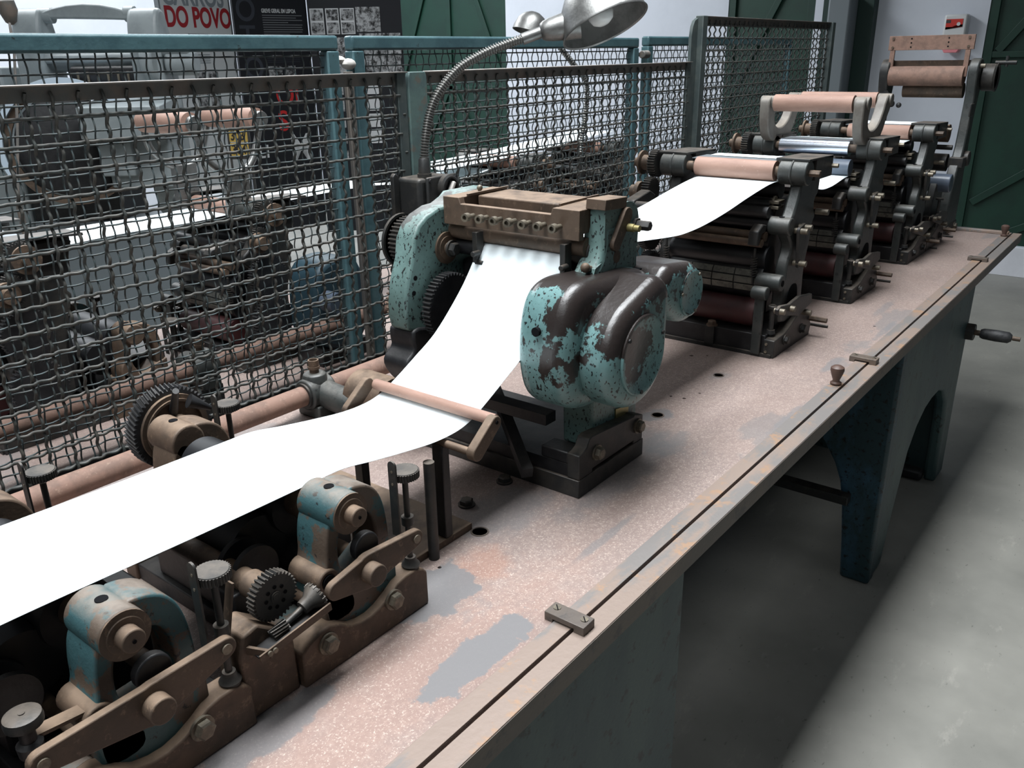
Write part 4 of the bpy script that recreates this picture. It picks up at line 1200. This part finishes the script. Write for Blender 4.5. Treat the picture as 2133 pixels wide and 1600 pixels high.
def ribbed(P, r0, r1, step):
    path = cr(P, 60)
    L = [0]
    for a, b in zip(path, path[1:]):
        L.append(L[-1] + (b - a).length)
    tot = L[-1]
    n = int(tot / step) * 4
    pts, rad = [], []
    j = 0
    for i in range(n + 1):
        d = tot * i / n
        while j < len(L) - 2 and L[j + 1] < d:
            j += 1
        t = (d - L[j]) / max(1e-9, L[j + 1] - L[j])
        pts.append(path[j].lerp(path[j + 1], min(1, t)))
        rad.append(r0 if i % 4 in (1, 2) else r1)
    return pts, rad


def make_lamp(label):
    l = thing('gooseneck_lamp', label, 'lamp', (1.5, 1.42, 1.22))
    P = [(1.500, 1.440, 1.275), (1.508, 1.440, 1.320), (1.528, 1.442, 1.372), (1.553, 1.435, 1.418), (1.599, 1.412, 1.470), (1.645, 1.376, 1.502), (1.69, 1.337, 1.524), (1.722, 1.305, 1.537)]
    pts, rad = ribbed(P, .0116, .0082, .0064)
    B().tube(pts, rad, 12).out('gooseneck', 'hose', l, angle=60)
    B().rev([(0, .017), (.012, .017), (.012, .0145), (.045, .0125), (.048, .010)], (1.498, 1.44, 1.229), (0, 0, 1), 24).out('neck_socket', 'iron', l)
    ax = Vector((-.03, -.47, -.88)).normalized()
    c = Vector((1.846, 1.160, 1.5605))
    e0, e1, e2 = Vector(P[-1]), Vector((1.757, 1.270, 1.553)), c - RIGHT * .0705 + DOWN * .0285 - ax * .033
    B().rev([(-.006, .0132), ((e1 - e0).length, .0132)], e0, e1 - e0, 24).out('neck_sleeve', 'alu', l)
    Ls = (e2 - e1).length
    B().rev([(-.012, .0135), (-.010, .018), (-.002, .0225), (.012, .026), (Ls * .8, .031), (Ls + .02, .034)], e1, e2 - e1, 28).out('lamp_socket', 'alu', l)
    R = .104
    prof = [(-.118, .0), (-.116, .022), (-.106, .045), (-.088, .070), (-.060, .090), (-.030, .100), (-.006, R), (.0, R + .003), (.002, R + .002), (-.001, R - .002)]
    sh = B().rev(prof, c, ax, 48, False).out('lamp_shade', 'alu', l, angle=70)
    inn = [(t - (.0022 if t < -.06 else 0), max(0, r_ - .0022)) for t, r_ in prof[:7]]
    inn = [(t + .0022, r_) for t, r_ in [(-.118, 0), (-.116, .020), (-.106, .0425), (-.088, .067), (-.060, .087), (-.030, .097), (-.003, R - .0025)]]
    B().rev(inn, c, ax, 48, False).out('shade_lining', 'aluin', l, angle=70)
    bc = c - ax * .035
    B().rev([(-.062, .012), (-.045, .014), (-.03, .022), (-.01, .030), (.008, .031), (.022, .025), (.029, .014), (.031, 0)], bc, ax, 28).out('light_bulb', 'bulb', l, angle=80, label='unlit frosted light bulb')
    return l


lamp = make_lamp('aluminium gooseneck lamp arching over the teal unit from the switch box')

# ------------------------------------------------------------------ second machine behind the fences
OZ = -.12
MY = lambda y: 3.14 - y
b2 = thing('rear_bench', 'second rusty bench behind the blue-green mesh panels', 'bench', (2.0, 2.1, FL))
B().box(-.6, 4.3, 1.745, 2.65, T + OZ - .035, T + OZ).out('bench_plate', 'table', b2)
for x in (.3, 2.2, 3.9):
    B().box(x, x + .3, 1.9, 2.55, FL, T + OZ - .036).out('pedestal', 'bed', b2)
ds2 = dup(dsft, (1.0, 1.815, T + OZ + .085), 'drive pipe of the rear machine, seen through both meshes', None, True)
ORIG[ds2] = Vector((0, 0, 0))
for x in (1.07, -0.1, 2.0, 2.9):
    ORIG[ds2] = Vector(ds2.location)
    q_ = B().box(x - .03, x + .03, 1.79, 1.85, T + OZ, T + OZ + .09)
    q_.v = [(a, 2 * 1.815 - b, c_) for a, b, c_ in q_.v]
    q_.out('bearing_pedestal', 'iron', ds2)
R2 = 'dark printing units of the rear machine behind the mesh'
for x, lab in ((.66, 'rear printing unit at the far left behind the mesh'), (1.32, 'rear printing unit behind the mesh left of the blue frame posts'), (2.62, 'rear printing unit behind the middle mesh right of the lamp neck'), (3.25, 'rear printing unit behind the taller wire guard')):
    dup(unit2, (x + .13, MY(.95), T + OZ), lab, R2, True)
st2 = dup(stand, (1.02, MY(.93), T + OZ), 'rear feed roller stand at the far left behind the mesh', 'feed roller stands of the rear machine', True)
ribbon('paper_web', [(.87, 1.081), (.90, 1.083), (.95, 1.084), (1.1, 1.088), (1.30, 1.086), (1.42, 1.09)], 2.14, 2.345, .0006, 'paper', 'white paper strip of the rear machine seen through the left mesh', 'paper')
ribbon('paper_web', [(1.60, 1.10), (1.80, 1.105), (2.02, 1.10), (2.2, 1.07), (2.4, 1.07), (2.6, 1.09)], 2.14, 2.345, .0006, 'paper', 'white paper strip of the rear machine seen on both sides of the blue posts', 'paper')
ribbon('paper_web', [(2.33, 1.115), (2.5, 1.12), (2.75, 1.125), (3.05, 1.14), (3.3, 1.155), (3.5, 1.165)], 2.14, 2.345, .0006, 'paper', 'white paper strip of the rear machine right of the lamp neck', 'paper')
# raised pink rollers with chrome bows
rr = thing('raised_roller_pair', 'pair of pink rollers on bright curved brackets behind the left mesh', 'roller stand', (1.4, 2.2, 1.1))
for x in (1.32, 1.53):
    B().cy(x, 1.345, 2.115, 2.345, .030, 28).out('pink_roller', 'pink', rr)
    for y in (2.10, 2.355):
        B().cy(x, 1.345, y - .008, y + .008, .022, 20).out('roller_hub', 'alu', rr, bevel=0.002)
for y in (2.10, 2.355):
    B().tube(cr([(1.32, y, 1.345), (1.33, y, 1.27), (1.38, y, 1.22), (1.44, y, 1.21), (1.49, y, 1.24), (1.53, y, 1.345)], 8), .010, 10).box(1.39, 1.46, y - .012, y + .012, 1.09, 1.215).out('curved_bracket', 'alu', rr)
mc = thing('motor_cover', 'rounded deep blue motor cover behind the left mesh', 'motor', (1.58, 1.93, T + OZ))
B().prism(smooth([(1.47, .70), (1.47, .90), (1.50, .965), (1.60, .975), (1.66, .93), (1.67, .70)], 2), 1.86, 1.99).out('cover_shell', 'bluecover', mc, bevel=0.015, seg=3)
B().box(1.48, 1.66, 1.87, 1.98, T + OZ, .71).out('cover_foot', 'black_iron', mc)
B().cyl((1.50, 1.85, .86), (1.50, 1.80, .86), .03, n=24).out('motor_boss', 'steel_dark', mc)
# rear lamp
l2 = thing('gooseneck_lamp', 'second dome lamp on a ribbed neck behind the blue-green panels', 'lamp', (3.3, 2.0, 1.0))
pts, rad = ribbed([(2.86, 1.90, 1.13), (2.875, 1.90, 1.214), (2.90, 1.90, 1.316), (2.90, 1.905, 1.402), (2.835, 1.925, 1.471), (2.765, 1.955, 1.545), (2.72, 1.99, 1.592)], .0115, .008, .009)
B().tube(pts, rad, 10).out('gooseneck', 'hose', l2, angle=60)
B().cyl((2.86, 1.9, T + OZ), (2.86, 1.9, 1.14), .013, n=16).out('lamp_post', 'iron', l2)
ax2 = Vector((-.30, .15, -.94)).normalized()
B().rev([(-.075, 0), (-.073, .02), (-.062, .04), (-.042, .056), (-.015, .064), (0, .066), (0, .063), (-.015, .061), (-.05, .046)], (2.695, 2.02, 1.575), ax2, 32, False).out('lamp_shade', 'alu', l2, angle=70)
B().cyl((2.72, 1.985, 1.592), (2.70, 2.01, 1.62), .014, n=16).out('lamp_socket', 'alu', l2)

# ------------------------------------------------------------------ grey press in the background
gp = thing('grey_offset_press', 'large grey enamelled printing press with arched handle bar behind the left mesh', 'printing press', (1.5, 3.6, FL))
go = Vector((2.182, 4.253, 1.652))
gfw = Vector((FWD.x, FWD.y, 0)).normalized()
grt = Vector((gfw.y, -gfw.x, 0))
GM = Matrix(((grt.x, gfw.x, 0, go.x), (grt.y, gfw.y, 0, go.y), (0, 0, 1, go.z), (0, 0, 0, 1)))
GF = FL - go.z
G = lambda b: b.xf(GM)
for x0_, x1_, top in ((-.335, -.20, .10), (.205, .35, .092)):
    pr_ = smooth([(-.06, -.9), (-.06, -.12), (-.05, -.02), (-.02, top - .02), (.03, top), (.09, top - .02), (.13, -.05), (.16, -.2), (.18, -.9)], 2)
    G(B().prism(pr_, x0_, x1_, 'x')).out('side_column', 'greypress', gp, bevel=0.018, seg=3)
G(B().box(-.32, -.29, -.064, -.05, .04, .07)).out('column_window', 'darkprint', gp)
G(B().prism([(-.205, .075), (-.15, .092), (-.08, .105), (0, .110), (.08, .104), (.15, .090), (.215, .070), (.215, .035), (.1, .040), (0, .043), (-.1, .046), (-.205, .048)], .0, .07)).out('arched_handle', 'greypress', gp, bevel=0.008)
for x in (-.19, .20):
    G(B().cyl((x - .02, .035, .062), (x + .03, .035, .062), .036, n=24)).out('handle_collar', 'greypress', gp, bevel=0.004)
G(B().box(-.21, .22, .02, .12, -.19, -.10)).out('cross_body', 'greypress', gp, bevel=0.01)
G(B().cyl((-.2, -.03, -.13), (.30, -.03, -.13), .022, n=20)).out('cross_rod', 'greypress', gp)
G(B().cyl((-.1, .0, -.21), (.34, .0, -.21), .045, n=28)).out('ink_cylinder', 'black_iron', gp)
for i in range(8):
    G(B().cyl((-.06 + i * .048, -.046, -.235), (-.06 + i * .048, -.046, -.19), .006, n=10)).out('ink_key', 'bolt', gp)
G(B().cyl((.27, -.03, -.15), (.33, -.03, -.15), .10, n=36)).out('gear_drum', 'greypress', gp, bevel=0.015)
G(B().cyl((.33, .0, -.09), (.48, .0, -.09), .045, n=24).cyl((.36, .0, -.16), (.50, .0, -.16), .055, n=24)).out('side_drum', 'greypress', gp, bevel=0.01)
GA = Vector((.42, -.9, .05))
GC = Vector((-.12, -.12, -.52))
u_, v_, a_ = Vector((0, 0, 1)).cross(GA.normalized()).normalized(), Vector((0, 0, 1)), GA.normalized()
arc = [(r_ * math.cos(q_), r_ * math.sin(q_)) for r_, qs in ((.305, range(0, 33)), (.278, range(32, -1, -1))) for q_ in [math.radians(-25 + 230 * i / 32) for i in qs]]
AM = Matrix(((u_.x, a_.x, v_.x, GC.x), (u_.y, a_.y, v_.y, GC.y), (u_.z, a_.z, v_.z, GC.z), (0, 0, 0, 1)))
G(B().prism(arc, -.02, .12).xf(AM)).out('drum_guard', 'paleblue', gp)
G(B().rev([(.02, .274), (.08, .274), (.08, .245), (.02, .245), (.02, .274)], GC, GA, 56, False)).out('drum_rim', 'bronze', gp)
G(B().rev([(-.02, .234), (.06, .234), (.075, .20), (.075, 0)], GC, GA, 48)).out('dark_drum', 'black_iron', gp)
G(B().box(-.42, .02, -.02, .30, -.95, -.42)).out('bay_shade_box', 'black_iron', gp)  # solid black box, stands in for the shade inside the press
G(B().box(.06, .36, -.16, .10, -.72, -.36)).out('control_panel', 'greypress', gp, bevel=0.008)
G(B().prism([(-.30, -.48), (.0, -.44), (.0, -.30), (-.30, -.34)], .02, .40, 'x')).out('delivery_hood', 'greypress', gp, bevel=0.004)
G(B().box(.04, .20, -.20, -.162, -.66, -.50)).out('grey_cover_plate', 'greypress', gp, bevel=0.006)
G(B().box(-.42, .36, -.05, .35, GF, -.90)).out('lower_body', 'greycab', gp, bevel=0.01)  # darker grey than the enamel, shade below the paper put into the colour
G(B().box(-.62, -.45, .0, .3, GF, -.16)).out('feeder_box', 'greypress', gp, bevel=0.01)
lp3 = thing('desk_lamp', 'small grey lamp hanging from a thin stem at the top left corner', 'lamp', (.75, 3.2, 1.6))
c0 = Vector((1.585, 3.662, 1.711))
B().rev([(0, .012), (.015, .03), (.05, .034), (.09, .02), (.10, .006)], c0 + Vector((0, 0, .03)), (.1, .05, -1), 20).out('lamp_head', 'fence_rail', lp3)
B().tube([c0 + Vector((0.0, 0, -.06)), (1.569, 3.629, 1.626), (1.551, 3.598, 1.542), (1.478, 3.532, 1.287), (1.394, 3.468, 1.017)], .005, 8).out('lamp_stem', 'fence_rail', lp3)
B().cyl((1.394, 3.468, 1.017), (1.394, 3.468, FL), .012, n=12).out('stand_pole', 'fence_rail', lp3)

# ------------------------------------------------------------------ exhibition panels
def board(name, label, corner, yaw, wdt, z0, z1, mat, thick=.03, edge='alframe'):
    """free-standing flat panel: corner = lower left point on the floor plan, yaw = heading of its face"""
    o = thing(name, label, 'poster', (corner[0], corner[1], FL))
    mw = Matrix.Translation(Vector((corner[0], corner[1], 0))) @ Matrix.Rotation(yaw, 4, 'Z')
    # local: x along the panel, y = away from the viewer, z up
    B().box(0, wdt, 0, thick, z0, z1).xf(mw).out('panel_board', mat, o)
    if edge:
        for x in (-.012, wdt):
            B().box(x, x + .012, -.003, thick, z0, z1).xf(mw).out('panel_edge', edge, o)
    face = mw @ Matrix(((1, 0, 0, 0), (0, 0, -1, -.0012), (0, 1, 0, 0), (0, 0, 0, 1)))
    return o, mw, face


TR = lambda x, z: Matrix.Translation(Vector((x, z, 0)))
A1, A2 = Vector((3.019, 4.977, 1.735)), Vector((3.597, 5.109, 1.735))
yaw1 = math.atan2(A2.y - A1.y, A2.x - A1.x)
W1 = (A2 - A1).length
o1, mw1, f1 = board('poster_panel', 'white poster panel reading DO POVO in red capitals', (A1.x, A1.y), yaw1, W1 - .02, .35, 2.2, 'postwhite')
h0 = A1.z
text('CARROS', .165, 'headline_grey', 'letter_grey', o1, f1 @ TR(.02, h0 + .085), fit=W1 * .86, bold=.004)
text('DO POVO', .158, 'headline_red', 'letter_red', o1, f1 @ TR(.022, h0 - .036), fit=W1 * .93, bold=.005)
for i in range(5):
    B().box(.19, .36 - (.03 if i == 2 else 0), -.0015, -.0005, h0 - .083 - i * .014, h0 - .077 - i * .014).xf(mw1).out('text_line', 'darkprint', o1)
for i in range(5):
    B().box(.21, .35, -.0015, -.0005, h0 - .20 - i * .012, h0 - .196 - i * .012).xf(mw1).out('text_line', 'letter_grey', o1)
B().box(.20, .29, -.0015, -.0005, h0 - .56, h0 - .30).xf(mw1).out('printed_photo', 'photo', o1)
B().box(.31, .40, -.0015, -.0005, h0 - .56, h0 - .30).xf(mw1).out('printed_photo', 'photo', o1)
B1, B2 = Vector((3.592, 5.081, 1.730)), Vector((4.108, 4.978, 1.730))
yaw2 = math.atan2(B2.y - B1.y, B2.x - B1.x)
W2 = (B2 - B1).length
o2, mw2, f2 = board('poster_panel', 'black poster panel headed GREVE GERAL EM LISBOA with big slate letters', (B1.x, B1.y), yaw2, W2, .35, 2.2, 'postblack', edge=None)
h2 = B1.z
text('O', .20, 'big_letter', 'letter_slate', o2, f2 @ TR(.015, h2 + .012), stretch=.85, bold=.003)
text('T', .17, 'big_letter', 'letter_slate', o2, f2 @ TR(.03, h2 - .135), stretch=1.05, bold=.003)
text('O', .20, 'big_letter', 'letter_slate', o2, f2 @ TR(.03, h2 - .345), stretch=.85, bold=.003)
text('GREVE GERAL EM LISBOA', .034, 'heading', 'letter_white', o2, f2 @ TR(W2 * .37, h2 + .062), fit=W2 * .47, bold=.0012)
for i in range(9):
    wl = [.26, .22, .26, .165, .26, .255, .26, .255, .17][i]
    B().box(W2 * .375, W2 * .375 + wl * 2.1 * W2, -.0015, -.0005, h2 + .043 - i * .0145, h2 + .0485 - i * .0145).xf(mw2).out('text_line', 'letter_text', o2)
for i in range(4):
    B().box(.20, .44, -.0015, -.0005, h2 - .21 - i * .012, h2 - .207 - i * .012).xf(mw2).out('text_line', 'letter_slate', o2)
for x0_, x1_ in ((.20, .30), (.32, .40)):
    B().box(x0_, x1_, -.0015, -.0005, h2 - .36, h2 - .27).xf(mw2).out('printed_photo', 'photo', o2)
text('Ol', .19, 'red_letters', 'letter_bright', o2, f2 @ TR(.23, h2 - .52), stretch=.9, bold=.002)
text('S', .19, 'red_letters', 'letter_bright', o2, f2 @ TR(.23, h2 - .69), stretch=.9, bold=.002)
text('M', .26, 'white_letters', 'letter_white', o2, f2 @ TR(.30, h2 - .90), stretch=.8, bold=.004)
text('LI', .12, 'white_letters', 'letter_white', o2, f2 @ TR(.06, h2 - .86), stretch=.9, bold=.002)
C1, C2 = Vector((4.105, 4.965, 1.755)), Vector((4.547, 4.512, 1.757))
yaw3 = math.atan2(C2.y - C1.y, C2.x - C1.x)
W3 = (C2 - C1).length
o3, mw3, f3 = board('poster_panel', 'black poster panel with rows of black and white photographs beside the green double door', (C1.x, C1.y), yaw3, W3, .30, 2.2, 'postblack', edge=None)
k = .00329
h3 = C1.z
for x0_, x1_ in ((4, 32), (36, 63), (66, 95)):
    B().box(x0_ * k, x1_ * k, -.0014, -.0006, h3 - 30 * k, h3 + 20 * k).xf(mw3).out('photo_mount', 'letter_white', o3)
    B().box(x0_ * k + .006, x1_ * k - .006, -.0024, -.0016, h3 - 3 * k, h3 + 18 * k).xf(mw3).out('printed_photo', 'photo', o3)
    B().box(x0_ * k + .006, x1_ * k - .006, -.0024, -.0016, h3 - 28 * k, h3 - 7 * k).xf(mw3).out('printed_photo', 'photo', o3)
B().box(98 * k, 148 * k, -.0016, -.0006, h3 - 26 * k, h3 + 22 * k).xf(mw3).out('printed_photo', 'photo', o3)
B().box(102 * k, 188 * k, -.0016, -.0006, h3 - 110 * k, h3 - 29 * k).xf(mw3).out('printed_photo', 'photo', o3)
B().box(40 * k, 72 * k, -.0016, -.0006, h3 - 115 * k, h3 - 36 * k).xf(mw3).out('printed_photo', 'photo', o3)
for i in range(4):
    B().box(100 * k, 135 * k, -.0016, -.0006, h3 - (150 + 34 * i) * k, h3 - (122 + 34 * i) * k).xf(mw3).out('printed_page', 'letter_white', o3)
for i in range(5):
    B().box(20 * k, 60 * k, -.0016, -.0006, h3 - (150 + 34 * i) * k, h3 - (128 + 34 * i) * k).xf(mw3).out('printed_page', 'photo', o3)
# yellow number plates on a rear rack
n1 = thing('number_plate_rack', 'two yellow number plates 303 and 304 hanging one above the other behind the left mesh', 'sign', (1.9, 2.8, 1.2))
nc = Vector((2.096, 3.034, 1.187))
fwd_xy = Vector((FWD.x, FWD.y, 0)).normalized()
rt_xy = Vector((fwd_xy.y, -fwd_xy.x, 0))
NM = Matrix(((rt_xy.x, fwd_xy.x, 0, nc.x), (rt_xy.y, fwd_xy.y, 0, nc.y), (0, 0, 1, nc.z), (0, 0, 0, 1)))
for s_, dz in (('303', .008), ('304', -.046)):
    pl = B().box(-.036, .036, 0, .004, dz, dz + .05).xf(NM).out('number_plate', 'yellow', n1)
    text(s_, .05, 'plate_digits', 'letter_black', pl, NM @ Matrix(((1, 0, 0, 0), (0, 0, -1, -.0008), (0, 1, 0, 0), (0, 0, 0, 1))) @ TR(-.032, dz + .008), stretch=.78, bold=.0008)
B().box(-.045, -.038, .004, .012, FL - nc.z, .10).box(.038, .045, .004, .012, FL - nc.z, .10).xf(NM).out('rack_post', 'iron', n1)
B().box(-.045, .045, .004, .010, .055, .07).box(-.045, .045, .004, .010, -.06, -.048).xf(NM).out('rack_bar', 'iron', n1)
